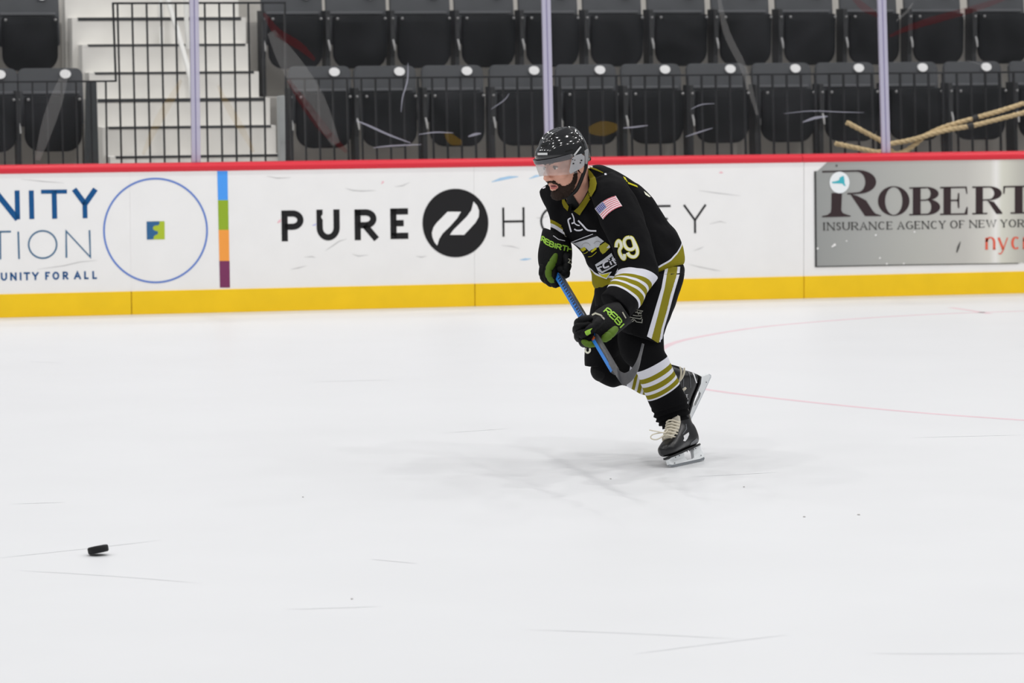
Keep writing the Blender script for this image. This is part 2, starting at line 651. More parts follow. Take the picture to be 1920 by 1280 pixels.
for x, y, a in ((1508, 969, 1.4), (1610, 965, 1.6), (1395, 913, 1.2), (660, 1123, 1.2), (568, 932, 1), (1145, 898, 1.2)):
    c = on_ice(x, y)
    mb.ball(c + Vector((0, 0, 0.002)), (0.004 * a, 0.006 * a, 0.002), 6)
sp = mb.build('snow_specks', SPECK, ice); tag(sp, kind='stuff')
SCRATCH = mat('skate_cut', (224, 225, 228), rough=0.6, spec=0.2)
mb = MB()
for i in range(16):
    x, y = random.uniform(-100, 1950), random.uniform(620, 1260)
    p = on_ice(x, y); a = random.gauss(0.1, 0.35); L = random.uniform(0.2, 0.9); k = random.uniform(-0.25, 0.25)
    pts = [p + Vector((math.cos(a + k * s) * L * s, math.sin(a + k * s) * L * s, 0.0008)) for s in (0, .25, .5, .75, 1)]
    w_ = 0.003
    V = []
    for j, q in enumerate(pts):
        t = (pts[min(j + 1, 4)] - pts[max(j - 1, 0)]).normalized()
        n = Vector((-t.y, t.x, 0)) * w_ * (0.2 if j in (0, 4) else 1)
        V += [q - n, q + n]
    mb.add(V, [(2 * j + 1, 2 * j, 2 * j + 2, 2 * j + 3) for j in range(4)])
sc_ = mb.build('skate_cuts', SCRATCH, ice, smooth=False, recalc=False); tag(sc_, kind='stuff')

# ------------------------------------------------------------------ dasher boards
H_TOP, H_YEL, H_CAP = 1.03, 0.1594, 0.9742
WHITE = mat('board_white', (244, 243, 242), rough=0.35, spec=0.35, var=0.015, vscale=5)
YELLOW = mat('kick_yellow', (250, 206, 26), rough=0.4, spec=0.3, var=0.035, vscale=5)
RED = mat('cap_red', (222, 40, 58), rough=0.35, spec=0.4)
DARKGAP = mat('joint_dark', (120, 112, 100), rough=0.9)
BLACKP = mat('print_black', (24, 23, 25), rough=0.5, spec=0.3)
SX = [-6.5, 3.063, 5.473, 7.893, 14.5]
BLAB = ['white dasher board with blue capital lettering and no round emblem',
        'white dasher board with blue ring, colour strip, bold black lettering and round black emblem',
        'white dasher board with thin spaced black lettering behind the skater',
        'dasher board carrying the silver insurance advert sheet with dark serif lettering']
boards = []
for i in range(4):
    x0, x1 = SX[i] + 0.0022, SX[i + 1] - 0.0022
    t = thing('dasher_board', BLAB[i], 'dasher board', ((x0 + x1) / 2, 0.05, 0), 'dasher boards along the rink')
    f0, f1_ = SX[i] + (.0022, .0003, .0006, .0016)[i], SX[i + 1] - (.0003, .0006, .0016, .0022)[i]
    m = MB().box(((f0 + f1_) / 2, 0.05, (H_YEL + H_CAP) / 2 + 0.01), (f1_ - f0, 0.1, H_CAP - H_YEL + 0.02))
    m.build('face_panel', WHITE, t, smooth=False)
    m = MB().box(((x0 + x1) / 2, 0.0465, H_YEL / 2), (x1 - x0, 0.107, H_YEL))
    m.build('kickplate', YELLOW, t, smooth=False, bevel=0.003)
    boards.append(t)
# dark core seen through the joints
for i in (1, 2, 3):
    m = MB().box((SX[i], 0.055, 0.48), (0.02, 0.08, 0.94)); m.build('joint_backing', DARKGAP, boards[i], smooth=False)
# red cap rail, rounded nose
prof = [(0.125, H_CAP), (-0.004, H_CAP), (-0.014, H_CAP + 0.012), (-0.016, H_CAP + 0.028), (-0.010, H_CAP + 0.044), (0.004, H_CAP + 0.054), (0.03, H_TOP + 0.001), (0.125, H_TOP + 0.001)]
for (a, b, lab) in ((-6.5, 7.876, 'long red cap rail on top of the white boards'), (7.880, 14.5, 'red cap rail section above the silver advert sheet')):
    m = MB().prism([(a, y, z) for y, z in prof], (b - a, 0, 0))
    o = m.build('cap_rail', RED, None, smooth=True); tag(o, lab, 'rail', 'red cap rails')

# prints on board 1
BLUE1 = mat('print_blue', (4, 82, 140), rough=0.5, spec=0.3)
BLUE2 = mat('print_steel_blue', (66, 110, 145), rough=0.5, spec=0.3)
BLUE3 = mat('print_ring_blue', (98, 132, 208), rough=0.5, spec=0.3)
B0 = boards[0]
pl = []
pl.append(stroke([(-10, 357.5), (-10, 411.5)], 9.5) + stroke([(-10, 357.5), (33, 411)], 10.5) + stroke([(32, 357), (33.2, 411)], 9.2))
pl.append(stroke([(58.6, 357), (59.8, 410.5)], 9.2))
pl.append(stroke([(77, 359.4), (125.5, 359.0)], 7.4) + stroke([(101.4, 357), (102.6, 410)], 9.4))
pl.append(stroke([(139, 354.5), (160, 383)], 10) + stroke([(179, 354.3), (159, 383)], 10) + stroke([(159, 378), (159.6, 409)], 9))
board_letters(pl, BLUE1, B0)
pl = [stroke([(-20, 434.8), (20.5, 434.0)], 3.2) + stroke([(0.3, 434), (0.8, 486)], 3.2),
      stroke([(34.2, 434), (35.8, 485.5)], 3.2), stroke([(80 + 26.2 * math.cos(a * math.pi / 24), 458.3 + 25.6 * math.sin(a * math.pi / 24)) for a in range(48)], 3.0, True),
      stroke([(124.6, 483), (124, 433), (169.5, 482), (167.8, 431.5)], 3.2)]
board_letters(pl, BLUE2, B0)
pl = []
for ch, x0, x1 in (('U', 1.4, 13.2), ('N', 19, 31), ('I', 33, 44), ('T', 44.3, 56.2), ('Y', 60, 72.4), ('F', 84.6, 93.6), ('O', 98.2, 111), ('R', 117.4, 128), ('A', 138.4, 151.8), ('L', 157.6, 165.8), ('L', 173, 181.4)):
    dy = -(x0 - 1.4) * 0.0175
    pl.append(glyph(ch, box_quad(x0, x1, 511.0 + dy, 526.0 + dy, -0.1, 0.3), 3.2))
board_letters(pl, BLUE1, B0)
ring = [(291.6 + 96.6 * math.cos(a * math.pi / 45), 432 + 97.2 * math.sin(a * math.pi / 45)) for a in range(90)]
board_flat('emblem_ring', stroke(ring, 3.4, True), BLUE3, boards[1])
LOGOB = mat('logo_blue', (38, 98, 148), rough=0.5); LOGOG = mat('logo_green', (176, 196, 42), rough=0.5)
def crp(pts, ox, oy, s): return [(ox + x / s, oy + y / s) for x, y in pts]
board_flat('emblem_green', [crp([(600, 552), (748, 550), (750, 748), (560, 750), (562, 600)], 180, 320, 5.818)], LOGOG, boards[1])
board_flat('emblem_blue', [crp([(553, 554), (692, 552), (692, 578), (680, 594), (640, 598), (620, 615), (624, 640), (645, 655), (675, 660), (674, 690), (650, 700), (630, 715), (625, 748), (556, 750)], 180, 320, 5.818)], LOGOB, boards[1], proud=0.003)
for nm, c, y0, y1 in (('blue', (74, 160, 250), 320.6, 375), ('green', (148, 178, 30), 375, 430.7), ('orange', (250, 162, 66), 430.7, 489), ('plum', (122, 42, 90), 489, 539)):
    fx = lambda y: 407.3 + (y - 320) * 0.0235
    board_flat('colour_stripe', [[(fx(y0), y0), (fx(y0) + 19.3, y0), (fx(y1) + 18.8, y1), (fx(y1), y1)]], mat('stripe_' + nm, c, rough=0.45), boards[1])

# prints on board 2
B1 = boards[1]
pl = []
for ch, x0, x1, yt, yb in (('P', 527.5, 568.9, 394.6, 452.4), ('U', 593.2, 636.6, 393, 451), ('R', 664.4, 707.6, 392.6, 450.2), ('E', 731.6, 765, 390.8, 448.2)):
    pl.append(glyph(ch, box_quad(x0, x1, yt, yb, -0.6, 0.8), 11.6))
board_letters(pl, BLACKP, B1)
board_flat('emblem', [[(854 + 61.8 * math.cos(a * math.pi / 32), 418 + 64.2 * math.sin(a * math.pi / 32)) for a in range(64)]], BLACKP, B1, proud=0.0025)
pl = [crp([(1480, 248), (1590, 248), (1560, 300), (1500, 368), (1440, 425), (1412, 470), (1395, 525), (1372, 495), (1356, 455), (1352, 420), (1365, 375), (1390, 340)], 500, 340, 4.364),
      crp([(1693, 165), (1722, 198), (1738, 240), (1735, 290), (1710, 335), (1660, 390), (1615, 437), (1500, 437), (1525, 400), (1590, 335), (1640, 285), (1675, 235)], 500, 340, 4.364)]
for q_ in pl: board_flat('emblem_leaf', [q_], WHITE, B1, proud=0.0045)
# a chip out of the U and the old pen smears
board_flat('chip', [crp([(462, 262), (450, 280), (446, 292), (460, 318), (470, 300)], 500, 340, 4.364)], WHITE, B1, proud=0.0045)
SM_B = mat('smear_blue', (168, 206, 236), rough=0.6, var=0.1, vscale=30); SM_P = mat('smear_pink', (244, 196, 204), rough=0.6)
SM_G = mat('smear_grey', (205, 204, 203), rough=0.6, var=0.06, vscale=30)
def smear(px, wd, m, b): board_flat('scuff', stroke(px, [wd * k for k in ([.2] + [1] * (len(px) - 2) + [.2])]), m, b, proud=0.001)
smear([(922, 341), (938, 336), (955, 332.5), (972, 331)], 5, SM_B, boards[2])
smear([(992, 335), (1005, 330), (1015, 329)], 4, SM_B, boards[2])
smear([(975, 487), (985, 486), (996, 485)], 4, SM_B, boards[2])
smear([(520, 418), (524, 415), (527, 411)], 5, SM_P, B1)
smear([(715, 345), (718, 341), (720, 340)], 4, SM_P, B1)
smear([(1348, 324), (1352, 323), (1356, 324)], 4, SM_P, boards[2])
smear([(585, 423), (590, 421.5), (594, 419)], 3, mat('smear_violet', (196, 196, 240), rough=0.6), B1)
for px in ([(648, 353), (662, 357), (680, 358), (705, 357)], [(610, 470), (622, 462), (636, 452), (650, 448)], [(740, 350), (755, 348), (768, 342)], [(660, 476), (672, 480), (690, 478)], [(570, 482), (585, 481), (592, 483)], [(545, 505), (560, 502), (575, 498)], [(500, 330), (520, 334), (545, 333)], [(780, 480), (790, 482), (800, 480)]):
    smear(px, 2.0, SM_G, B1)
for px in ([(1005, 408), (1015, 409), (1030, 404)], [(940, 460), (960, 462), (975, 466)], [(1290, 495), (1310, 500), (1340, 506), (1352, 508)], [(1310, 357), (1345, 362), (1388, 367)], [(1330, 420), (1350, 415), (1362, 418)], [(1300, 470), (1312, 466), (1320, 462)]):
    smear(px, 1.8, SM_G, boards[2])
for px in ([(70, 505), (120, 498), (150, 491), (182, 488)], [(40, 336), (80, 340), (120, 343)]):
    smear(px, 1.8, SM_G, B0)
# prints on board 3
pl = []
for ch, x0, x1, yt, yb in (('H', 941.6, 983.4, 389, 443.6), ('O', 1012.5, 1066, 387.6, 442.6), ('C', 1088, 1136, 386.5, 441.5), ('K', 1161, 1200, 385.8, 440), ('E', 1222, 1257.5, 384.6, 438.6), ('Y', 1281.5, 1324, 383.6, 437.4)):
    pl.append(glyph(ch, box_quad(x0, x1, yt, yb, -0.6, 0.6), 3.9))
board_letters(pl, BLACKP, boards[2])

# silver advert sheet on board 4
B3 = boards[3]
SILVER = bpy.data.materials.new('silver_sheet_print'); SILVER.use_nodes = True
nt = SILVER.node_tree; b = nt.nodes['Principled BSDF']
b.inputs['Roughness'].default_value = 0.4
tc = nt.nodes.new('ShaderNodeTexCoord'); sx = nt.nodes.new('ShaderNodeSeparateXYZ'); mr = nt.nodes.new('ShaderNodeMapRange')
nt.links.new(tc.outputs['Object'], sx.inputs[0]); nt.links.new(sx.outputs[0], mr.inputs[0])
xa, xb = on_y(1527, 400, 0).x, on_y(1960, 400, 0).x
mr.inputs[1].default_value = xa; mr.inputs[2].default_value = xb
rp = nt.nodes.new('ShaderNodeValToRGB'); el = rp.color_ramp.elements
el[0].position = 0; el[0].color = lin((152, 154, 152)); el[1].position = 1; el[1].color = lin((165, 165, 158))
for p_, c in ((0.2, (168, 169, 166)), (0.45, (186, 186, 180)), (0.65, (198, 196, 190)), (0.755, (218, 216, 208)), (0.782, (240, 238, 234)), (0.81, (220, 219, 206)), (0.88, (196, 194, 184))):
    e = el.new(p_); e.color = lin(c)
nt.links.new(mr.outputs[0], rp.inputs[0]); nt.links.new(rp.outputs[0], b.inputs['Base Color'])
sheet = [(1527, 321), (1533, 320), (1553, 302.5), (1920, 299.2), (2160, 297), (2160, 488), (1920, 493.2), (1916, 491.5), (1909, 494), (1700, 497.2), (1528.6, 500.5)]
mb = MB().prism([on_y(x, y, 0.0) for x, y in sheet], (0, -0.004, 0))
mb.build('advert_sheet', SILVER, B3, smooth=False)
EDGE = mat('sheet_edge', (60, 60, 60), rough=0.6)
board_flat('sheet_border', [[(1526.6, 321), (1530.2, 320.6), (1531.8, 500), (1528.2, 500.6)]] + [[(1528.2, 499), (1700, 495.8), (1909, 492.8), (1909, 494.2), (1700, 497.4), (1528.4, 500.8)]], EDGE, B3, proud=0.0065)
MAROON = mat('print_maroon', (44, 24, 28), rough=0.5)
S8 = lambda pts: crp(pts, 1520, 290, 4.8)
LT = []
pl = []
# large R: stem, bowl, leg and slab feet
pl += [S8([(188, 345), (282, 345), (276, 500), (290, 525), (330, 540), (360, 548), (360, 556), (102, 562), (102, 552), (150, 542), (180, 520), (186, 490)])]
pl += [S8([(104, 146), (440, 138), (440, 152), (104, 160)])]
out_, in_ = arc(430, 245, 160, 106, -90, 90, 18), arc(420, 246, 72, 92, -90, 90, 18)
pl += [S8([out_[i], out_[i + 1], in_[i + 1], in_[i]]) for i in range(18)]
pl += [S8([(330, 345), (432, 338), (432, 352), (330, 358)])]
pl += [S8([(355, 352), (425, 372), (500, 412), (560, 505), (585, 530), (635, 546), (635, 552), (490, 552)])]
LT.append(pl)
R_ = lambda x0, x1, yt, yb: box_quad(1520 + x0 / 4.8, 1520 + x1 / 4.8, 290 + yt / 4.8, 290 + yb / 4.8, -0.3, 0.2)
def ring_letter(cx, cy, rx, ry, ix, iy):
    o, n_ = arc(cx, cy, rx, ry, 0, 360, 36), arc(cx, cy, ix, iy, 0, 360, 36)
    return [S8([o[i], o[i + 1], n_[i + 1], n_[i]]) for i in range(36)]
LT.append(ring_letter(748, 416, 142, 133, 78, 125))
def serif_B():
    q = [S8([(920, 300), (990, 298), (990, 538), (920, 540)]), S8([(888, 294), (1040, 290), (1040, 302), (888, 306)]), S8([(888, 534), (1060, 530), (1060, 542), (888, 546)])]
    for cx, cy, ry, o_, i_ in ((1040, 350, 60, 112, 40), (1040, 470, 72, 126, 46)):
        a, c = arc(cx, cy, o_, ry, -90, 90, 16), arc(cx, cy, i_, ry - 9, -90, 90, 16)
        q += [S8([a[k], a[k + 1], c[k + 1], c[k]]) for k in range(16)]
    return q + [S8([(990, 404), (1045, 403), (1045, 414), (990, 415)])]
LT.append(serif_B())
LT.append([S8([(1196, 298), (1262, 296), (1262, 534), (1196, 536)]), S8([(1165, 290), (1404, 286), (1404, 299), (1165, 303)]), S8([(1165, 530), (1412, 526), (1412, 539), (1165, 543)]), S8([(1390, 288), (1406, 288), (1410, 352), (1402, 352)]), S8([(1404, 470), (1414, 470), (1412, 530), (1384, 530)]), S8([(1262, 405), (1330, 404), (1330, 417), (1262, 418)]), S8([(1326, 345), (1338, 345), (1338, 480), (1326, 480), (1320, 410)])])
pl = [S8([(1486, 296), (1550, 295), (1550, 528), (1486, 529)]), S8([(1455, 286), (1600, 284), (1600, 296), (1455, 299)]), S8([(1455, 524), (1590, 522), (1590, 534), (1455, 537)])]
a, c = arc(1600, 347, 120, 63, -90, 90, 16), arc(1600, 347, 52, 53, -90, 90, 16)
pl += [S8([a[k], a[k + 1], c[k + 1], c[k]]) for k in range(16)]
pl += [S8([(1550, 402), (1605, 399), (1605, 411), (1550, 414)]), S8([(1590, 410), (1650, 425), (1725, 522), (1725, 532), (1672, 532)])]
LT.append(pl)
LT.append([S8([(1838, 290), (1908, 289), (1908, 524), (1838, 525)]), S8([(1735, 282), (2010, 277), (2010, 289), (1735, 295)]), S8([(1735, 284), (1750, 284), (1745, 350), (1733, 352)]), S8([(1995, 280), (2010, 280), (2014, 345), (2004, 345)]), S8([(1800, 518), (1945, 516), (1945, 528), (1800, 531)])])
board_letters(LT, MAROON, B3, proud=0.0068)
board_flat('emblem', [[(1574.2 + 18.6 * math.cos(a * math.pi / 20), 342 + 20.2 * math.sin(a * math.pi / 20)) for a in range(40)]], mat('emblem_white', (240, 244, 246), rough=0.5), B3, proud=0.008)
board_flat('emblem', [S8([(188, 245), (230, 238), (255, 228), (262, 205), (285, 192), (298, 192), (304, 225), (306, 262), (318, 282), (300, 278), (285, 260), (240, 258), (200, 258)])], mat('emblem_teal', (64, 182, 196), rough=0.5), B3, proud=0.0095)
DKG = mat('print_dark_grey', (62, 60, 58), rough=0.5)
pl = []
def word(txt, x0, x1, y0, h, gap=0.22):
    wts = [{'I': .38, 'W': 1.35, 'N': 1.05, 'O': 1.05, 'G': 1.02, 'C': .95, 'E': .8, 'S': .62, 'F': .75, 'A': 1.0, 'U': 1.0}.get(c, .95) for c in txt]
    tot = sum(wts) + gap * (len(txt) - 1)
    u = (x1 - x0) / tot
    x, o = x0, []
    for c, w_ in zip(txt, wts):
        y = y0 - (x - 1541) * 0.0148
        o.append(glyph(c, box_quad(x, x + w_ * u, y, y + h, -0.1, 0.2), 2.5, 1.0, serif=2.0))
        x += (w_ + gap) * u
    return o
pl += word('INSURANCE', 1542.5, 1673.5, 417.2, 14.6)
pl += word('AGENCY', 1682.5, 1773, 417.2, 14.6)
pl += word('OF', 1781.5, 1808.5, 417.0, 14.4)
pl += word('NEW', 1817.5, 1868, 416.8, 14.2)
pl += word('YORK', 1876, 1936, 416.8, 14.2)
board_letters(pl, DKG, B3, proud=0.0068)
CORAL = mat('print_coral', (232, 98, 72), rough=0.5)
pl = []
for ch, x0, x1 in (('n', 1847.6, 1866.5), ('y', 1870, 1891.5), ('c', 1896, 1913.5)):
    pl.append(glyph(ch, box_quad(x0, x1, 443.5 - (x0 - 1847) * .012, 467.6 - (x0 - 1847) * .012), 4.6, 1.8, serif=2.6))
pl.append(glyph('n', box_quad(1918, 1936, 442.6, 466.6), 4.6, 1.8, serif=2.6))
board_letters(pl, CORAL, B3, proud=0.0068)
pl = [[(x, y), (x + r, y - .6 * r), (x + 1.4 * r, y + .5 * r), (x + .3 * r, y + r)] for x, y, r in ((1559, 461, 3), (1562, 458, 4), (1531, 465, 3), (1640, 440, 3), (1713, 434, 2.5), (1648, 483, 2.5), (1661, 494, 2.6), (1693, 493.5, 2.4), (1586, 451, 2))]
for q_ in pl: board_flat('scuff', [q_], WHITE, B3, proud=0.0085)
board_flat('scuff', stroke([(1794, 473), (1797, 463), (1801, 453)], [2, 3.5, 1]), DKG, B3, proud=0.0085)
board_flat('scuff', stroke([(1568, 312), (1569.5, 309)], 3), DKG, B3, proud=0.0085)

# ------------------------------------------------------------------ clear panels above the boards
PANE = clear_mat('acrylic_pane', (170, 170, 178), 0.009, rough=0.08, gloss=0.22, var=0.6)
POSTM = clear_mat('post_acrylic', (208, 204, 226), 0.74, rough=0.15, gloss=1.0)
GY = 0.06
tops = [(363.7, 0), (1023.8, 0), (1653.4, 0)]
bots = [(367.6, 303), (1030.4, 297), (1661.4, 289)]
def upto(i, z):
    a, b = on_y(*tops[i], GY), on_y(*bots[i], GY)
    k = (z - b.z) / (a.z - b.z)
    return b + (a - b) * k
edges = [(Vector((-6.5, GY, 1.03)), Vector((-6.5, GY, 3.0)))] + [(upto(i, 1.031), upto(i, 3.0)) for i in range(3)] + [(Vector((14.5, GY, 1.03)), Vector((14.5, GY, 3.0)))]
PL = ['clear acrylic panel in front of the black seats beside the stair aisle',
      'clear acrylic panel between the stair aisle post and the post behind the helmet',
      'clear acrylic panel between the two posts right of the helmet',
      'clear acrylic panel with tan ropes behind it']
panes = []
for i in range(4):
    (b0, t0), (b1, t1) = edges[i], edges[i + 1]
    g = Vector((0.012, 0, 0))
    mb = MB()
    q = [b0 + g, b1 - g, t1 - g, t0 + g]
    mb.prism(q, (0, 0.012, 0))
    t = thing('rink_glass', PL[i], 'glass panel', (b0 + b1) / 2, 'clear panels above the boards')
    mb.build('pane', PANE, t, smooth=False)
    panes.append(t)
GASK = mat('post_gasket', (140, 134, 168), rough=0.5)
for i, lab in enumerate(('lavender-tinted clear post in front of the grey stairs', 'lavender-tinted clear post directly behind the black helmet', 'lavender-tinted clear post beside the tan ropes')):
    b, t_ = upto(i, 1.031), upto(i, 3.0)
    t = thing('glass_upright', lab, 'post', b, 'clear posts between the glass panels')
    hw = 0.031
    for s in (-1, 1):
        mb = MB()
        q = [b + Vector((s * hw, -0.012, 0)), b + Vector((s * 0.004, -0.012, 0)), t_ + Vector((s * 0.004, -0.012, 0)), t_ + Vector((s * hw, -0.012, 0))]
        mb.prism(q, (0, 0.034, 0)).build('post_strip', POSTM, t, smooth=False, bevel=0.004)
    mb = MB()
    q = [b + Vector((-0.004, -0.008, 0)), b + Vector((0.004, -0.008, 0)), t_ + Vector((0.004, -0.008, 0)), t_ + Vector((-0.004, -0.008, 0))]
    mb.prism(q, (0, 0.026, 0)).build('gasket', GASK, t, smooth=False)
SCUFF = clear_mat('pane_scuff_or_reflection', (205, 205, 220), 0.42)
REFL_SCUFF = clear_mat('pane_reflection_scuff', (190, 188, 186), 0.13)  # pale tint for painted hazy reflections and a few faint scuffs
RED_REFL = clear_mat('pane_red_reflection', (110, 16, 22), 0.22)  # tint for red reflections painted onto the panes
YEL_REFL = clear_mat('pane_yellow_reflection', (190, 150, 30), 0.13)  # tint for yellow reflections painted onto the panes
def pane_scuff_or_reflection(i, px, wd, m=None, nm='scuff_mark'):  # draws scuffs, and also reflections painted as tinted strips
    px = smooth_line(px, 4)
    ws = [wd * (0.3 + 0.7 * math.sin(math.pi * (k + .3) / (len(px) - .4))) for k in range(len(px))]
    mb = MB()
    for q in stroke(px, ws):
        mb.add([on_y(x, y, GY - 0.002) for x, y in q], [(0, 1, 2, 3)])
    mb.build(nm, m or SCUFF, panes[i], smooth=False, recalc=False)
pane_scuff_or_reflection(1, [(668, 226), (690, 235), (730, 253), (770, 268)], 4)
pane_scuff_or_reflection(1, [(765, 118), (764, 150), (755, 182), (752, 210)], 2.6)
pane_scuff_or_reflection(1, [(785, 252), (815, 248), (850, 249)], 2.6)
pane_scuff_or_reflection(1, [(878, 256), (890, 252), (902, 250)], 5)
pane_scuff_or_reflection(1, [(700, 277), (725, 274), (760, 272), (790, 271)], 3.0)
pane_scuff_or_reflection(1, [(920, 205), (945, 188), (955, 175)], 1.8)
pane_scuff_or_reflection(2, [(1168, 240), (1190, 238), (1215, 235)], 3)
pane_scuff_or_reflection(2, [(1286, 256), (1310, 248), (1336, 240)], 2.6)
pane_scuff_or_reflection(2, [(1505, 229), (1528, 221), (1552, 218)], 5)
pane_scuff_or_reflection(2, [(1470, 213), (1520, 208), (1580, 210), (1620, 211)], 1.8)
pane_scuff_or_reflection(2, [(1295, 205), (1315, 196), (1340, 194)], 1.8)
pane_scuff_or_reflection(3, [(1680, 40), (1700, 22), (1712, 5)], 5, REFL_SCUFF)
pane_scuff_or_reflection(3, [(1810, 112), (1830, 118), (1850, 126)], 2, REFL_SCUFF)
pane_scuff_or_reflection(2, [(1345, -20), (1362, 60), (1395, 130), (1420, 215)], 14, REFL_SCUFF, 'painted_haze_reflection')  # hazy reflections in the glass, painted on as pale strips
pane_scuff_or_reflection(0, [(125, 130), (108, 180), (88, 240), (70, 300)], 26, REFL_SCUFF, 'painted_haze_reflection')
pane_scuff_or_reflection(1, [(508, 60), (545, 120), (590, 190), (630, 270)], 44, REFL_SCUFF, 'painted_haze_reflection')
pane_scuff_or_reflection(1, [(495, 25), (520, 60), (560, 85), (590, 112)], 16, RED_REFL, 'painted_red_reflection')  # red reflections in the glass, painted on as tinted strips
pane_scuff_or_reflection(1, [(540, 150), (575, 200), (610, 245), (650, 285)], 18, RED_REFL, 'painted_red_reflection')
pane_scuff_or_reflection(2, [(1595, -10), (1620, 14), (1648, 30)], 14, RED_REFL, 'painted_red_reflection')
pane_scuff_or_reflection(3, [(1668, 68), (1710, 50), (1770, 32), (1840, 12), (1900, -8)], 14, RED_REFL, 'painted_red_reflection')

pane_scuff_or_reflection(0, [(340, 150), (318, 190), (295, 230), (268, 290)], 16, YEL_REFL, 'painted_yellow_reflection')  # yellow reflections in the glass, painted on the same way
pane_scuff_or_reflection(1, [(408, 160), (428, 200), (452, 240), (476, 285)], 14, YEL_REFL, 'painted_yellow_reflection')
pane_scuff_or_reflection(1, [(836, 248), (848, 262), (866, 268)], 18, YEL_REFL, 'painted_yellow_reflection')
pane_scuff_or_reflection(2, [(1104, 244), (1130, 241), (1158, 238)], 28, YEL_REFL, 'painted_yellow_reflection')
# ------------------------------------------------------------------ the stands behind the glass
CONC = mat('concrete', (186, 183, 178), rough=0.9, spec=0.2, var=0.06, vscale=6)
STEPM = mat('step_concrete', (228, 226, 221), rough=0.9, spec=0.2, var=0.04, vscale=5)
NOSE = mat('step_nosing', (52, 54, 56), rough=0.8)
RY, S1Y, S2Y = 1.1, 2.5, 3.35
F1, F2, F3 = 0.83, 1.425, 2.01
XA0 = on_y(172, 200, 2.2).x      # aisle edges
XA1 = on_y(527, 200, 2.0).x
for lab, xa, xb in (('grey concrete seating terrace left of the stairs', -7.0, XA0), ('long grey concrete seating terrace right of the stairs', XA1, 17.0)):
    t = thing('floor_terrace', lab, 'terrace', ((xa + xb) / 2, 2.0, 0), 'concrete terraces'); tag(t, kind='structure')
    cx, lx = (xa + xb) / 2, xb - xa
    MB().box((cx, 1.85, F1 / 2), (lx, 1.9, F1)).build('tier', CONC, t, smooth=False)
    MB().box((cx, 3.25, F2 / 2), (lx, 0.86, F2)).build('tier', CONC, t, smooth=False)
    MB().box((cx, 4.12, F3 / 2), (lx, 0.86, F3)).build('tier', CONC, t, smooth=False)
    MB().box((cx, 4.98, 1.28), (lx, 0.86, 2.56)).build('tier', CONC, t, smooth=False)
    MB().box((cx, 5.9, 1.6), (lx, 0.9, 3.2)).build('tier', CONC, t, smooth=False)
t = thing('staircase', 'pale grey concrete stairs with dark nosing strips behind the black guard rail', 'stairs', (on_y(360, 290, 2.0).x, 2.4, 0.8)); tag(t, kind='structure')
nos = [(292, 217, 522), (237, 203, 508), (185, 183, 497), (135, 178, 476), (83, 165, 460), (33, 146, 452), (-19, 132, 438), (-70, 118, 424)]
yk0, run = 1.72, 0.285
for k, (py, xl, xr) in enumerate(nos):
    Y = yk0 + run * k
    z = on_y(360, py, Y).z
    zl = on_y(360, py, Y)
    a, b_ = on_y(xl - 11, py, Y).x, on_y(xr + 9, py, Y).x
    MB().box(((a + b_) / 2, Y + 0.33, (z + 0.5) / 2), (b_ - a, 0.66, z - 0.5)).build('step', STEPM, t, smooth=False)
    a2, b2 = on_y(xl, py, Y).x, on_y(xr, py, Y).x
    hgt = 0.026 if k in (2, 5) else 0.018
    MB().box(((a2 + b2) / 2, Y + 0.03, z - hgt / 2 + 0.004), (b2 - a2, 0.07, hgt)).build('nosing', NOSE, t, smooth=False)
MB().box((on_y(360, 290, 2).x, 1.4, 0.41), (1.7, 1.3, 0.82)).build('landing', STEPM, t, smooth=False)
# low side walls of the aisle
CHEEK = mat('cheek_wall', (168, 172, 172), rough=0.9, var=0.05, vscale=6)
def side_wall(lab, px, Y, dx):
    pts = [on_y(x, y, Y) for x, y in px]
    mb = MB().prism(pts, (0, 0.10, 0))
    o = mb.build('side_wall', CHEEK, None, smooth=False); tag(o, lab, 'wall', 'low aisle side walls')
side_wall('pale low side wall at the right edge of the stairs', [(523, 181), (534, 179), (537, 330), (526, 330)], 1.62, 0)
side_wall('dark grey side wall at the left edge of the stairs', [(164, 152), (181, 152), (186, 330), (160, 330)], 1.66, 0)
bpy.data.objects['side_wall.001'].data.materials[0] = mat('cheek_dark', (60, 64, 66), rough=0.9)
# handrail of the stairs
HR = mat('handrail_paint', (226, 226, 222), rough=0.35)
mb = MB()
t = thing('handrail', 'pale tubular handrail running down the middle of the stairs', 'handrail', on_y(352, 200, 2.2))
def yp(x, y, Y): return on_y(x, y, Y)
MB().tube([yp(306, -40, 3.3), yp(314, -2, 3.0), yp(334, 62, 2.75), yp(351, 122, 2.5), yp(357, 150, 2.4), yp(360, 215, 2.38)], 0.02).build('rail', HR, t)
MB().tube([yp(301, -30, 3.3), yp(303, 84, 3.1)], 0.018).build('post', HR, t)
MB().tube([yp(347, -30, 2.9), yp(352, 92, 2.8)], 0.018).build('post', HR, t)

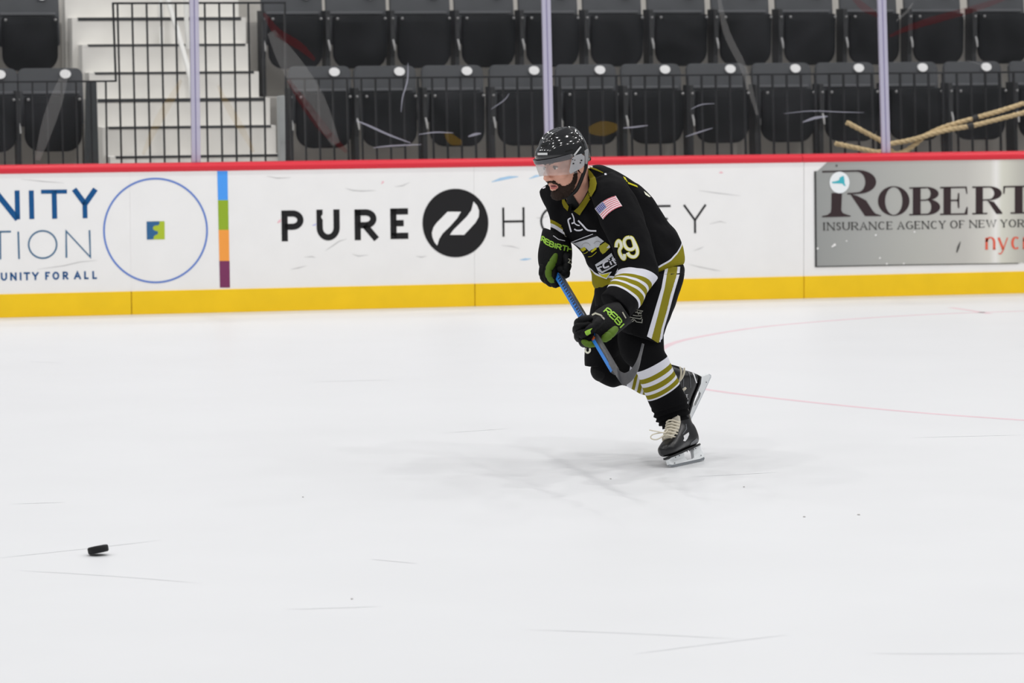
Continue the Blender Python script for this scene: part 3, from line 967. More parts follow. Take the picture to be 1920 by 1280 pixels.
# black guard rails
RAILM = mat('rail_black', (34, 36, 38), rough=0.5, spec=0.3)
def bar(x0, y0, x1, y1, wpx, Y=RY, d=0.02):
    mb = MB()
    q = stroke([(x0, y0), (x1, y1)], wpx)[0]
    return mb.prism([on_y(x, y, Y) for x, y in q], (0, d, 0))
g = thing('guard_rail', 'tall black barred guard rail in front of the stairs', 'railing', on_y(370, 300, RY))
bar(211, 6.2, 536, 5.2, 4.0).build('top_rail', RAILM, g, smooth=False)
bar(212, 5, 217.6, 153, 3.6).build('frame_post', RAILM, g, smooth=False)
bar(180, 152.5, 218, 152, 3.4).build('lower_rail', RAILM, g, smooth=False)
bar(534.5, 5, 538, 330, 3.4).build('frame_post', RAILM, g, smooth=False)
for k in range(12):
    xt = 220.5 + 27.25 * k; xb_ = 228 + 27.0 * k
    if k == 11: continue
    bar(xt, 6, xb_ + 0.8, 330, 3.1).build('baluster', RAILM, g, smooth=False)
bar(198.6, 152, 201.5, 330, 3.0).build('baluster', RAILM, g, smooth=False)
bar(200, 322, 540, 318, 4).build('bottom_rail', RAILM, g, smooth=False)
g = thing('guard_rail', 'low black barred guard rail along the seats right of the stairs', 'railing', on_y(1200, 300, RY))
bar(536, 147.8, 2160, 133.0, 3.6).build('top_rail', RAILM, g, smooth=False)
for k in range(60):
    xt = 544.5 + 26.6 * k
    yt = 147.5 - (xt - 536) * 0.00912
    bar(xt, yt, xt + 4.2, yt + 185, 3.3).build('baluster', RAILM, g, smooth=False)
bar(536, 322, 2160, 304, 3.6).build('bottom_rail', RAILM, g, smooth=False)
g = thing('guard_rail', 'low black barred guard rail along the seats left of the stairs', 'railing', on_y(60, 300, RY))
bar(-250, 155.5, 181, 152.5, 3.6).build('top_rail', RAILM, g, smooth=False)
for k in range(15):
    xt = 170 - 27.3 * k
    bar(xt, 153.5, xt + 4, 335, 3.0).build('baluster', RAILM, g, smooth=False)
bar(-250, 328, 181, 324, 3.6).build('bottom_rail', RAILM, g, smooth=False)

# ------------------------------------------------------------------ folding seats
BACKM = mat('seat_back_plastic', (71, 73, 76), rough=0.55, spec=0.25, var=0.04, vscale=12)
PANM = mat('seat_pan_plastic', (19, 21, 23), rough=0.6, spec=0.14, var=0.06, vscale=9)
BRK = mat('seat_bracket', (24, 26, 28), rough=0.6)
BOLT = mat('seat_bolt', (150, 150, 150), rough=0.35, metal=0.3)
ARM_TIP = mat('seat_arm_tip', (205, 205, 205), rough=0.35, metal=0.3)
BADGE = mat('seat_badge', (250, 250, 250), rough=0.35)
def rounded(w_, z0, z1, rt, rb, n=6):
    pts = []
    for cx, cz, r, a0 in ((w_ / 2 - rt, z1 - rt, rt, 0), (-w_ / 2 + rt, z1 - rt, rt, 90), (-w_ / 2 + rb, z0 + rb, rb, 180), (w_ / 2 - rb, z0 + rb, rb, 270)):
        for k in range(n + 1):
            a = math.radians(a0 + 90 * k / n)
            pts.append((cx + r * math.cos(a), cz + r * math.sin(a)))
    return pts
def make_seat(label, loc, badge):
    t = thing('stadium_seat', label, 'seat', loc, 'black folding stadium seats')
    # back panel, leaning back a little
    tilt = lambda z: 0.02 + (z - 0.42) * 0.16
    o = rounded(0.485, 0.40, 0.835, 0.055, 0.03)
    mb = MB(); n = len(o)
    mb.add([(x, tilt(z) + 0.05 * (x / 0.24) ** 2 * -0.25, z) for x, z in o] + [(x, tilt(z) + 0.035, z) for x, z in o], [tuple(range(n)), tuple(range(n, 2 * n))[::-1]] + [(i, n + i, n + (i + 1) % n, (i + 1) % n) for i in range(n)])
    mb.build('backrest', BACKM, t, world=False, smooth=True, bevel=0.006)
    # ledge under the top strip of the back
    MB().box((0, tilt(.648) - .014, 0.652), (0.42, 0.03, 0.02)).build('backrest_ledge', mat('ledge_plastic', (96, 98, 101), rough=.5), t, world=False, smooth=False, bevel=0.003)
    # folded pan
    o = rounded(0.425, 0.215, 0.63, 0.02, 0.12, 7); n = len(o)
    yf = lambda x, z: -0.155 + 0.16 * (x / 0.21) ** 2 * 0.25 + 0.25 * max(0, 0.42 - z) ** 1.3
    mb = MB()
    mb.add([(x, yf(x, z), z) for x, z in o] + [(x, -0.06, z) for x, z in o] + [(x * 0.8, yf(x * .8, (z - .42) * .8 + .42) - 0.012, (z - 0.42) * 0.8 + 0.41) for x, z in o] ,
           [tuple(range(n, 2 * n))[::-1], tuple(range(2 * n, 3 * n))] + [(i, n + i, n + (i + 1) % n, (i + 1) % n) for i in range(n)] + [(2 * n + i, i, (i + 1) % n, 2 * n + (i + 1) % n) for i in range(n)])
    mb.build('seat_pan', PANM, t, world=False, smooth=True)
    for s in (-1, 1):
        MB().ball((s * 0.19, -0.168, 0.605), 0.011, 8).build('bolt', BOLT, t, world=False)
    # standard between this seat and its left neighbour
    x = -0.262
    MB().prism([(x - 0.016, -0.10, 0.0), (x - 0.016, -0.14, 0.02), (x - 0.016, -0.12, 0.30), (x - 0.016, -0.15, 0.40), (x - 0.016, -0.12, 0.67), (x - 0.016, 0.06, 0.67), (x - 0.016, 0.05, 0.30), (x - 0.016, 0.02, 0.0)], (0.036, 0, 0)).build('bracket', BRK, t, world=False, smooth=False, bevel=0.004)
    MB().tube([(x - 0.004, -0.17, 0.44), (x + 0.004, -0.175, 0.40), (x + 0.012, -0.165, 0.355)], [0.006, 0.009, 0.006]).build('armrest_tip', ARM_TIP, t, world=False)  # metal armrest tip, its highlight put into the pale colour
    MB().ball((x, -0.155, 0.605), 0.010, 8).build('bolt', BOLT, t, world=False)
    if badge:
        mb = MB()
        o = [(0.112 + 0.041 * math.cos(a * math.pi / 10), 0.791 + 0.033 * math.sin(a * math.pi / 10)) for a in range(20)]
        mb.prism([(x, tilt(z) - 0.030, z) for x, z in o], (0, 0.022, 0))
        mb.build('number_badge', BADGE, t, world=False, smooth=False)
    return t
ORD = ['first', 'second', 'third', 'fourth', 'fifth', 'sixth', 'seventh', 'eighth', 'ninth', 'tenth', 'eleventh', 'twelfth', 'thirteenth']
bpx = [(627, 134.5), (749, 133.5), (875.5, 132), (1001.5, 131), (1125, 130), (1247, 129.5), (1369.5, 128.5), (1491.5, 127.5), (1610.5, 126), (1730, 125), (1849.5, 124), (1971, 123)]
proto = None
def seat(label, loc):
    global proto
    if proto is None:
        proto = make_seat(label, loc, True); return
    c = copy_tree(proto, loc); c['label'] = label
for k, (x, y) in enumerate(bpx):
    q = on_y(x, y, S1Y + 0.055)
    seat('grey-backed black folding seat in the lower row, %s to the right of the stairs' % ORD[k], (q.x - 0.112, S1Y, F1))
for k, (x, y) in enumerate([(122.5, 138), (0, 139), (-122, 140)]):
    q = on_y(x, y, S1Y + 0.055)
    seat('grey-backed black folding seat in the lower row, %s to the left of the stairs' % ORD[k], (q.x - 0.112, S1Y, F1))
for k in range(13):
    x = 556.5 + 120.9 * k
    q = on_y(x, 25, S2Y - 0.16)
    seat('black folding seat in the upper row, %s to the right of the stairs' % ORD[k], (q.x, S2Y, F2))
for k, x in enumerate((57, -64)):
    q = on_y(x, 25, S2Y - 0.16)
    seat('black folding seat in the upper row, %s to the left of the stairs' % ORD[k], (q.x, S2Y, F2))

# ------------------------------------------------------------------ ropes looped on the railing
ROPE = mat('rope_fibre', (206, 184, 142), rough=0.9, var=0.12, vscale=40)
TAPE = mat('rope_tape', (40, 40, 38), rough=0.7)
R5 = lambda pts: [(1540 + x / 5.053, 170 + y / 5.053) for x, y in pts]
def rope(label, px, offs):
    px = smooth_line(R5(px), 10)
    m = len(px)
    ctr = [on_y(x, y, RY - 0.05 - 0.03 * offs) for x, y in px]
    t = thing('rope', label, 'rope', ctr[0], 'tan ropes tied across the railing')
    d = 0
    mb = MB()
    for s in range(3):
        pts = []
        d = 0
        for i, c in enumerate(ctr):
            if i: d += (c - ctr[i - 1]).length
            tg = (ctr[min(i + 1, m - 1)] - ctr[max(i - 1, 0)]).normalized()
            n1 = tg.cross(Vector((0, 1, 0))).normalized(); n2 = tg.cross(n1)
            a = d / 0.13 * 2 * math.pi + s * 2.094
            pts.append(c + (n1 * math.cos(a) + n2 * math.sin(a)) * 0.009)
        mb.tube(pts, 0.0115, 6)
    mb.build('strands', ROPE, t)
    return t, ctr
ra, ca = rope('tan rope rising steeply to the right, upper strand behind the last glass panel', [(1920, 118), (1700, 190), (1480, 252), (1200, 332), (1000, 418), (900, 500), (790, 575), (690, 592), (600, 500), (560, 470), (400, 385), (240, 300)], 0)
rb, cb = rope('tan rope lying lower, second strand behind the last glass panel', [(2100, 150), (1920, 208), (1600, 290), (1430, 332), (1200, 372), (1000, 425), (900, 455), (800, 478), (650, 508), (560, 580), (420, 560), (130, 500)], 1)
for r_, c_ in ((ra, ca), (rb, cb)):
    q = min(c_, key=lambda v: abs(to_px(v)[0] - (1826 if r_ is ra else 1819)))
    MB().tube([q + Vector((-.022, 0, -.007)), q + Vector((.022, 0, .007))], 0.024, 10).build('tape_wrap', TAPE, r_)

# ------------------------------------------------------------------ puck
RUB = mat('puck_rubber', (26, 26, 27), rough=0.6, spec=0.3)
pc = on_ice(185, 1041)
pc = on_ice(181, 1040.5) + Vector((0.006, 0, 0.022))
mb = MB()
rot = Matrix.Rotation(math.radians(-11), 3, FW) @ Matrix.Rotation(math.radians(-9), 3, RT)
prof = [(0.0, 0.0127), (0.033, 0.0127), (0.0365, 0.0105), (0.0381, 0.008), (0.0381, -0.008), (0.0365, -0.0105), (0.033, -0.0127), (0.0, -0.0127)]
n = 28
V = [rot @ Vector((r * math.cos(2 * math.pi * k / n), r * math.sin(2 * math.pi * k / n), z)) + pc for r, z in prof[1:-1] for k in range(n)]
Fc = [(i * n + k, i * n + (k + 1) % n, (i + 1) * n + (k + 1) % n, (i + 1) * n + k) for i in range(5) for k in range(n)] + [tuple(range(n)), tuple(5 * n + k for k in range(n))[::-1]]
mb.add(V, Fc)
pk = mb.build('puck', RUB, None)
low = min(v.co.z for v in pk.data.vertices)
for v in pk.data.vertices: v.co.z -= low - 0.0005
tag(pk, 'black rubber puck tilted on the bare ice', 'puck')
# ------------------------------------------------------------------ the skater
SKIN = mat('skin', (226, 170, 148), rough=0.5, spec=0.35, var=0.05, vscale=30)
JBLK = (17, 17, 19); OLV = (132, 124, 28); JWH = (216, 216, 224)
# head frame: looks to the picture's left, turned a little to the camera, leaning forward
TH, PT = math.radians(38), math.radians(16)
h0 = -(RT * math.cos(TH)) - FW * math.sin(TH)
HF = h0 * math.cos(PT) - UP * math.sin(PT)
HL = RT * math.sin(TH) - FW * math.cos(TH)
HU = HF.cross(HL).normalized()
HO = P(1065.5, 307.5, -0.07)
HS = 1.08
def hd(x, y, z): return HO + (HF * x + HL * y + HU * z) * HS
def hloc(v):
    d = (v - HO) / HS
    return d.dot(HF), d.dot(HL), d.dot(HU)
HAX = (HF, HL, HU)
def hball(x, y, z, r, n=16):
    m = MB(); m.ball(hd(x, y, z), [a * HS for a in r], n, None, HAX); return m.v, m.f

parts = []
parts.append(hball(0.010, 0, .042, (.086, .077, .086), 24))
parts.append(hball(.045, 0, -.02, (.062, .064, .095), 24))
parts.append(hball(.045, 0, -.08, (.053, .053, .045)))
parts.append(hball(.087, 0, -.102, (.021, .026, .019)))
for s in (-1, 1):
    parts.append(hball(.072, s * .043, -.022, (.028, .022, .025)))
    parts.append(hball(.084, s * .03, .028, (.020, .028, .011)))
    parts.append(hball(.112, s * .013, -.036, (.012, .009, .009), 12))
    parts.append(hball(.084, s * .033, .008, (.0145, .0155, .0105), 14))      # lids
    m = MB(); m.ball(hd(-.004, s * .078, -.012), (.021 * HS, .009 * HS, .033 * HS), 14, None, HAX); parts.append((m.v, m.f))
m = MB(); m.tube([hd(.094, 0, .026), hd(.106, 0, .008), (hd(.119, 0, -.014)), hd(.128, 0, -.028), hd(.120, 0, -.038)], [.008, .009, .0115, .0135, .010], 12); parts.append((m.v, m.f))
parts.append(hball(.084, 0, -.058, (.026, .036, .027)))
parts.append(hball(.1045, 0, -.0565, (.010, .024, .0065), 14))
parts.append(hball(.102, 0, -.077, (.011, .021, .0075), 14))
# neck, trunk, arms and legs, all under the clothes
def L_(st, n=24, k=4): 
    v, f, u = loft(st, n, k); return v, f
parts.append(L_([((1056, 318), (1103, 306), .0, .06), ((1060, 345), (1104, 330), -.02, .062), ((1062, 368), (1108, 348), (.0, -.01), .068), ((1062, 392), (1122, 366), (.10, .03), .06), ((1062, 425), (1150, 400), (.12, .04), .07)]))
parts.append(L_([((1050, 375), (1150, 345), (.20, .03), .06), ((1058, 400), (1200, 375), (.17, .04), .09), ((1085, 440), (1226, 412), (.10, .05), .12), ((1120, 480), (1250, 455), .05, .12), ((1128, 520), (1262, 495), .04, .12), ((1135, 545), (1258, 540), .02, .12)]))
parts.append(L_([((1110, 345), (1170, 355), -.12, .06), ((1140, 410), (1200, 405), -.22, .055), ((1165, 470), (1215, 462), -.26, .05), ((1180, 500), (1222, 512), -.28, .045), ((1165, 530), (1208, 545), -.34, .042), ((1153, 572), (1168, 590), -.46, .018), ((1122, 598), (1134, 616), -.56, .018)]))
parts.append(L_([((1040, 352), (1085, 372), .12, .06), ((1026, 372), (1075, 392), .18, .055), ((1036, 405), (1072, 425), .16, .045), ((1036, 440), (1060, 450), .10, .028), ((1030, 470), (1056, 472), .06, .026), ((1030, 500), (1052, 500), .04, .02)]))
parts.append(L_([((1160, 520), (1270, 520), -.06, .10), ((1160, 560), (1264, 555), -.10, .10), ((1165, 600), (1250, 600), -.13, .09), ((1170, 640), (1240, 645), -.15, .07), ((1190, 690), (1250, 672), -.12, .06), ((1222, 750), (1272, 728), -.02, .05), ((1245, 790), (1285, 778), .05, .035), ((1272, 812), (1286, 808), .03, .015)]))
parts.append(L_([((1125, 530), (1215, 530), .08, .10), ((1115, 580), (1190, 590), .10, .09), ((1108, 630), (1170, 635), .10, .08), ((1112, 680), (1155, 655), .10, .06), ((1140, 705), (1160, 672), .14, .05), ((1200, 722), (1212, 682), .22, .045), ((1250, 732), (1258, 694), .30, .04), ((1277, 728), (1280, 707), .33, .018)]))
body = remesh(parts, 0.0045, 3)
person = body.build('person', SKIN, None)
tag(person, 'bearded man skating in black and olive hockey gear, leaning forward with a stick', 'person')
BBVH = body.bvh()
PB = person

# lips, brows, eyes
LIP = mat('lips', (196, 112, 104), rough=0.4); MOUTH = mat('mouth_inside', (96, 40, 40), rough=0.6)
decal('lips', [[(1030, 347.5), (1035, 346), (1041, 346.5), (1046, 349.5), (1045, 352.5), (1040, 354.8), (1034, 354.5), (1031, 351.5)]], BBVH, LIP, PB, off=.0015, maxlen=3)
decal('mouth_gap', [[(1033, 347.6), (1040, 347.4), (1044.5, 349.4), (1039, 350.6), (1034, 350)]], BBVH, MOUTH, PB, off=.003, maxlen=3)
HAIR = mat('dark_hair', (50, 36, 29), rough=0.75, spec=0.25, bump=0.8, bscale=260)
BROW = mat('brow_hair', (92, 66, 52), rough=0.8)
for s, nm in ((1, 'eyebrow'), (-1, 'eyebrow')):
    m = MB(); m.tube([hd(.104, s * .012, .024), hd(.1035, s * .028, .030), hd(.094, s * .046, .026)], [.0035, .0045, .0025], 8); m.build(nm, BROW, PB)
EYEW = mat('eye_white', (226, 220, 214), rough=0.3); IRIS = mat('iris', (70, 60, 50), rough=0.25)
for s in (1, -1):
    m = MB(); m.ball(hd(.0885, s * .033, .0065), (.0122 * HS, .0115 * HS, .0068 * HS), 14, None, HAX); e = m.build('eye', EYEW, PB)
    m = MB(); m.ball(hd(.0985, s * .0335, .0065), (.0035 * HS, .0058 * HS, .0062 * HS), 12, None, HAX); m.build('iris', IRIS, e)
    m = MB(); m.tube([hd(.096, s * .020, .008), hd(.1018, s * .032, .0145), hd(.092, s * .046, .009)], [.002, .003, .002], 8); m.build('eyelid', BROW, e)

# beard: a thick shell grown from the lower face
top_pts = [(-.02, .012), (.012, .012), (.026, -.012), (.038, -.042), (.053, -.064), (.072, -.070), (.14, -.070)]
def beard_mask(x, y, z):
    if x < -.004 or z < -.128 or (abs(y) > .076 and x < .03): return 0.0
    zt = np.interp(x, [p[0] for p in top_pts], [p[1] for p in top_pts])
    if x > .078 and abs(y) < .036: zt = max(zt, -.0375 - max(0, abs(y) - .018) * 1.3)
    d = zt - z
    lip = ((abs(y) / .0245) ** 2 + ((z + .0675) / .0145) ** 2)
    if x > .085 and lip < 1: return 0.0
    if x < .055 and z < -.10 - (.055 - x) * 0.0 + (.05 - x) * .9: return 0.0
    m_ = min(1.0, max(0.0, d / .008))
    if x > .085 and lip < 1.7: m_ = min(m_, (lip - 1) / .7)
    if x < .02: m_ = min(m_, max(0, (x + .004) / .012))
    return m_
N = vnormals(body)
mk = [0.0] * len(body.v)
for i, v in enumerate(body.v):
    x, y, z = hloc(v)
    if -.02 < x < .16 and -.15 < z < .03 and abs(y) < .10:
        mk[i] = beard_mask(x, y, z)
bf = [f for f in body.f if all(mk[i] > 0.02 for i in f)]
used = sorted({i for f in bf for i in f}); rm_ = {a: i for i, a in enumerate(used)}
mb = MB()
for i in used:
    x, y, z = hloc(body.v[i])
    ln = .0065 if z < -.085 else .0045
    k = mk[i]
    mb.v.append(body.v[i] + N[i] * (k * ln * (1 + .5 * noise.noise(body.v[i] * 160)) - (1 - k) * .001) - HU * (k * .002 if z < -.09 else 0))
mb.f = [tuple(rm_[i] for i in f) for f in bf]
mb.build('beard', HAIR, PB, recalc=False)

# ---------------------------------------------------------------- helmet
HBLK = mat('helmet_black', (14, 14, 16), rough=0.12, spec=0.6, coat=0.6)
def helmet_surface(a, e, grow=0.0):
    """a azimuth (0 front, +90 wearer's left), e 0 rim .. 1 crown"""
    ca, sa = math.cos(a), math.sin(a)
    front = max(0, ca)
    rx = .137 if ca > 0 else .086
    ry = .098
    back = max(0, -ca)
    zr = .036 + .004 * front - .050 * back ** 1.5
    if back > 0 and abs(sa) > .5: zr += .0
    top = .149
    t = e * math.pi / 2
    rad = math.cos(t) ** 0.72
    z = zr + (top - zr) * math.sin(t) ** 0.95
    g = 1.0
    g += .075 * math.exp(-((e - .16) / .17) ** 2) * front ** 2                 # heavy front lip
    g -= .038 * math.exp(-((e - .37) / .06) ** 2) * front ** 2
    e0 = .28 + .22 * min(1, abs(a) / 2.4)
    g += (.022 * math.exp(-((e - e0) / .045) ** 2) - .030 * math.exp(-((e - e0 - .095) / .04) ** 2)) * min(1, max(0, abs(sa) - .35) * 2.2)
    g += .020 * math.exp(-((e - .62) / .06) ** 2) * abs(sa)
    x, y = rx * rad * ca * g, ry * rad * sa * g
    # ribs running from front to back
    rib = math.exp(-((abs(y) - .036) / .011) ** 2) - .6 * math.exp(-((abs(y) - .016) / .008) ** 2)
    z += .005 * rib * min(1, max(0, (e - .40) / .2))
    side = math.exp(-((e - .30) / .10) ** 2) * abs(sa) ** 2 * .004
    y += math.copysign(side, y)
    z += .004 * math.sin(a * 3) * math.exp(-((e - .5) / .2) ** 2)
    k = 1 + grow
    return hd(x * k - .004, y * k, .045 + (z - .045) * k)
def helmet_shell(name, a0, a1, grow, parent, e0=0.0):
    na, ne = 48, 22
    outer = [[helmet_surface(math.radians(a0 + (a1 - a0) * i / na), e0 + (1 - e0) * j / ne * .995, grow) for j in range(ne + 1)] for i in range(na + 1)]
    inner = [[helmet_surface(math.radians(a0 + (a1 - a0) * i / na), e0 + (1 - e0) * j / ne * .995, grow - .05) for j in range(ne + 1)] for i in range(na + 1)]
    mb = MB(); w_ = ne + 1
    mb.v = [q for c in outer for q in c] + [q for c in inner for q in c]
    o2 = (na + 1) * w_
    for i in range(na):
        for j in range(ne):
            A, B, C_, D_ = i * w_ + j, (i + 1) * w_ + j, (i + 1) * w_ + j + 1, i * w_ + j + 1
            mb.f.append((A, B, C_, D_)); mb.f.append((o2 + A, o2 + D_, o2 + C_, o2 + B))
    for i in range(na): mb.f.append((i * w_, o2 + i * w_, o2 + (i + 1) * w_, (i + 1) * w_))
    for j in range(ne):
        mb.f.append((j, j + 1, o2 + j + 1, o2 + j))
        b = na * w_
        mb.f.append((b + j, o2 + b + j, o2 + b + j + 1, b + j + 1))
    return mb
hs = helmet_shell('front_shell', -112, 112, 0.0, None)
helmet = hs.build('helmet', HBLK, PB)
rs = helmet_shell('rear_shell', 105, 255, .012, None)
rs.build('rear_shell', HBLK, helmet)
allh = MB().add(hs.v, hs.f).add(rs.v, rs.f)
HB = allh.bvh()
VENT = mat('vent_dark', (6, 6, 6), rough=0.9); STK = mat('helmet_sticker', (208, 208, 208), rough=0.4)
for pl in ([(1014, 271.5), (1026, 271), (1026, 275.5), (1015, 276)], [(1046, 268), (1052, 270), (1051, 273), (1045, 271.5)], [(1073, 250), (1081, 254), (1080, 257), (1072, 253)], [(1091, 262), (1096, 268), (1094.5, 270), (1090, 264)], [(1083, 277), (1089, 270), (1091, 272), (1085, 280)], [(1060, 283), (1074, 279), (1075, 281), (1061, 285.5)], [(1030, 258), (1044, 246), (1045, 248), (1032, 260)]):
    decal('vent', [pl], HB, VENT, helmet, off=.0012, maxlen=3)
decal('front_sticker', [[(1008, 286.5), (1026.5, 286.3), (1026.5, 290.6), (1008, 290.8)]], HB, STK, helmet, off=.0015, maxlen=3)
decal('side_sticker', [[(1075, 290.5), (1088, 274), (1090.3, 275.5), (1077.5, 292.5)]], HB, STK, helmet, off=.0015, maxlen=3)
# visor: bent clear sheet with a dark band along its top
VIS = clear_mat('visor_clear', (236, 232, 232), 0.11, rough=.05, gloss=.45)  # white tint paints in the bright reflection washing over the face
VISB = clear_mat('visor_band', (96, 96, 100), 0.72, rough=0.15, gloss=1.0)
EARP = clear_mat('ear_plate', (196, 198, 202), 0.62, rough=0.2, gloss=1.0)
def visor_pt(a, k, grow=0.0):
    """a azimuth deg, k 0 top .. 1 bottom"""
    ar = math.radians(a)
    r_x, r_y = .145 + grow, .102 + grow
    x, y = r_x * math.cos(ar) ** .8 if abs(a) < 90 else 0, r_y * math.sin(ar)
    zt = .050
    zb = -.015 - .012 * math.cos(ar * 2) * 0 - .016 * math.sin(abs(ar)) ** 2
    if abs(a) > 55: zb += .0
    z = zt + (zb - zt) * k
    return hd(x - .01 * k, y * (1 - .03 * k), z)
def visor_sheet(k0, k1, a0, a1, grow, th):
    na, nk = 40, 6
    o = [[visor_pt(a0 + (a1 - a0) * i / na, k0 + (k1 - k0) * j / nk, grow) for j in range(nk + 1)] for i in range(na + 1)]
    q = [[visor_pt(a0 + (a1 - a0) * i / na, k0 + (k1 - k0) * j / nk, grow - th) for j in range(nk + 1)] for i in range(na + 1)]
    mb = MB(); w_ = nk + 1; o2 = (na + 1) * w_
    mb.v = [p for c in o for p in c] + [p for c in q for p in c]
    for i in range(na):
        for j in range(nk):
            A, B, C_, D_ = i * w_ + j, (i + 1) * w_ + j, (i + 1) * w_ + j + 1, i * w_ + j + 1
            mb.f += [(A, B, C_, D_), (o2 + A, o2 + D_, o2 + C_, o2 + B)]
        mb.f += [(i * w_, o2 + i * w_, o2 + (i + 1) * w_, (i + 1) * w_), (i * w_ + nk, (i + 1) * w_ + nk, o2 + (i + 1) * w_ + nk, o2 + i * w_ + nk)]
    for j in range(nk):
        b = na * w_
        mb.f += [(j, j + 1, o2 + j + 1, o2 + j), (b + j, o2 + b + j, o2 + b + j + 1, b + j + 1)]
    return mb
visor_sheet(0, 1, -76, 76, 0, .002).build('visor', VIS, helmet)
visor_sheet(-.02, .24, -74, 72, .002, .001).build('visor_band', VISB, helmet)
# clear ear plate with its holes, chin strap and cup
def hplane(px, lateral=.104):
    o = []
    for x, y in px:
        d = ray(x, y); p0 = HO + HL * lateral * HS
        o.append(CAM + d * ((p0 - CAM).dot(HL) / d.dot(HL)))
    return o
MB().prism(hplane([(1073, 297), (1079, 291.5), (1090, 288), (1096.5, 293), (1096, 309), (1091, 315), (1083, 319), (1070, 325.5), (1068, 321)]), HL * -.003).build('ear_plate', EARP, helmet, smooth=False)
HOLE = mat('plate_hole', (26, 24, 26), rough=0.7)
for x, y, r in ((1075.5, 306.5, 1.5), (1078, 300, 1.0), (1074, 299, 1.0), (1090.5, 300.5, 1.5), (1088.5, 305, 1.2)):
    MB().prism(hplane([(x + r * math.cos(a * math.pi / 5), y + r * math.sin(a * math.pi / 5)) for a in range(10)], .106), HL * -.001).build('plate_hole', HOLE, helmet, smooth=False)
MB().prism(hplane([(1096.5, 283), (1103.4, 279), (1103.6, 292), (1101.5, 308), (1098, 306), (1097.5, 294)], .100), HL * -.012).build('rear_plate', mat('rear_plate_grey', (150, 150, 152), rough=0.3), helmet, smooth=False, bevel=.002)
STRAP = mat('strap_black', (12, 12, 13), rough=0.7)
sp_ = smooth_line([(1099.5, 296), (1098, 313), (1092, 331), (1086, 346), (1080, 357), (1072, 364), (1062, 369), (1054, 371)], 4)
mb = MB(); mb.tube([P(x, y, -.135 + .0012 * i) for i, (x, y) in enumerate(sp_)], .0085, 8); mb.build('chin_strap', STRAP, helmet)

# ---------------------------------------------------------------- jersey
tor = [((1066, 345), (1098, 312), (.08, .03), .05), ((1036, 352), (1133, 312), (.20, -.01), .115), ((1022, 364), (1163, 326), (.25, -.03), .15), ((1022, 380), (1195, 346.5), (.25, -.02), .165), ((1032, 402), (1225, 370), (.20, .0), .18), ((1046, 428), (1240, 395), (.15, .02), .19), ((1066, 450), (1253, 414), (.10, .03), .19), ((1090, 470), (1267, 433), (.06, .03), .19), ((1101, 493), (1274, 446.5), (.04, .02), .185), ((1108.5, 512), (1280, 468), .02, .185), ((1112, 536), (1283, 492), .01, .18), ((1130, 558), (1264, 499), 0, .17)]
slU = [((1100, 340), (1150, 322), -.06, .07), ((1108, 375), (1180, 345), -.14, .085), ((1126, 420), (1205, 395), -.20, .09), ((1146, 465), (1222, 445), -.245, .09), ((1160, 498), (1232, 492), -.275, .085), ((1166, 512), (1232, 520), -.29, .08)]
slF = [((1172, 480), (1234, 500), -.26, .075, (2, -4)), ((1160, 508), (1231.5, 523), -.29, .082, (4, -12)), ((1148, 524), (1213, 550), -.345, .078, (7, -12)), ((1137, 540), (1196.5, 577), -.40, .072, (9, -12)), ((1126, 553), (1180, 596), -.455, .066, (8, -10))]
slR = [((1022, 345), (1085, 345), .06, .07), ((1012, 360), (1082, 385), .14, .08), ((1019, 382), (1084, 415), .16, .08), ((1031, 404), (1080, 436), .14, .07), ((1035, 428), (1071, 452), .11, .055), ((1030, 442), (1064, 464), .09, .045)]
lt, lu, lf, lr = (loft(s_, 32, 5) for s_ in (tor, slU, slF, slR))
jer = remesh([(a[0], a[1]) for a in (lt, lu, lf, lr)], 0.0065, 4)
NJ = vnormals(jer)
# folds in the cloth
for i, v in enumerate(jer.v):
    q = Vector((v.dot(RT) * 1.4 + v.dot(UP) * .5, v.dot(UP) * .8 - v.dot(RT) * .3, v.dot(FW)))
    jer.v[i] = v + NJ[i] * (.009 * noise.noise(q * 8) + .005 * noise.noise(q * 19))
def nearest_u(mb, src):
    """per source tube: distance of each vertex and its length parameter there"""
    out = []
    for V, F, U in src:
        b = BVHTree.FromPolygons([tuple(a) for a in V], F)
        col = []
        for v in mb.v:
            loc, nrm, fi, d = b.find_nearest(v)
            f = F[fi]
            if len(f) > 4: col.append((d, U[f[0]])); continue
            wt = poly_3d_calc([V[i] for i in f], loc)
            col.append((d, sum(w_ * U[i] for w_, i in zip(wt, f))))
        out.append(col)
    return out
uj = nearest_u(jer, [lt, lu, lf, lr])
band, hem, cuff = [], [], []
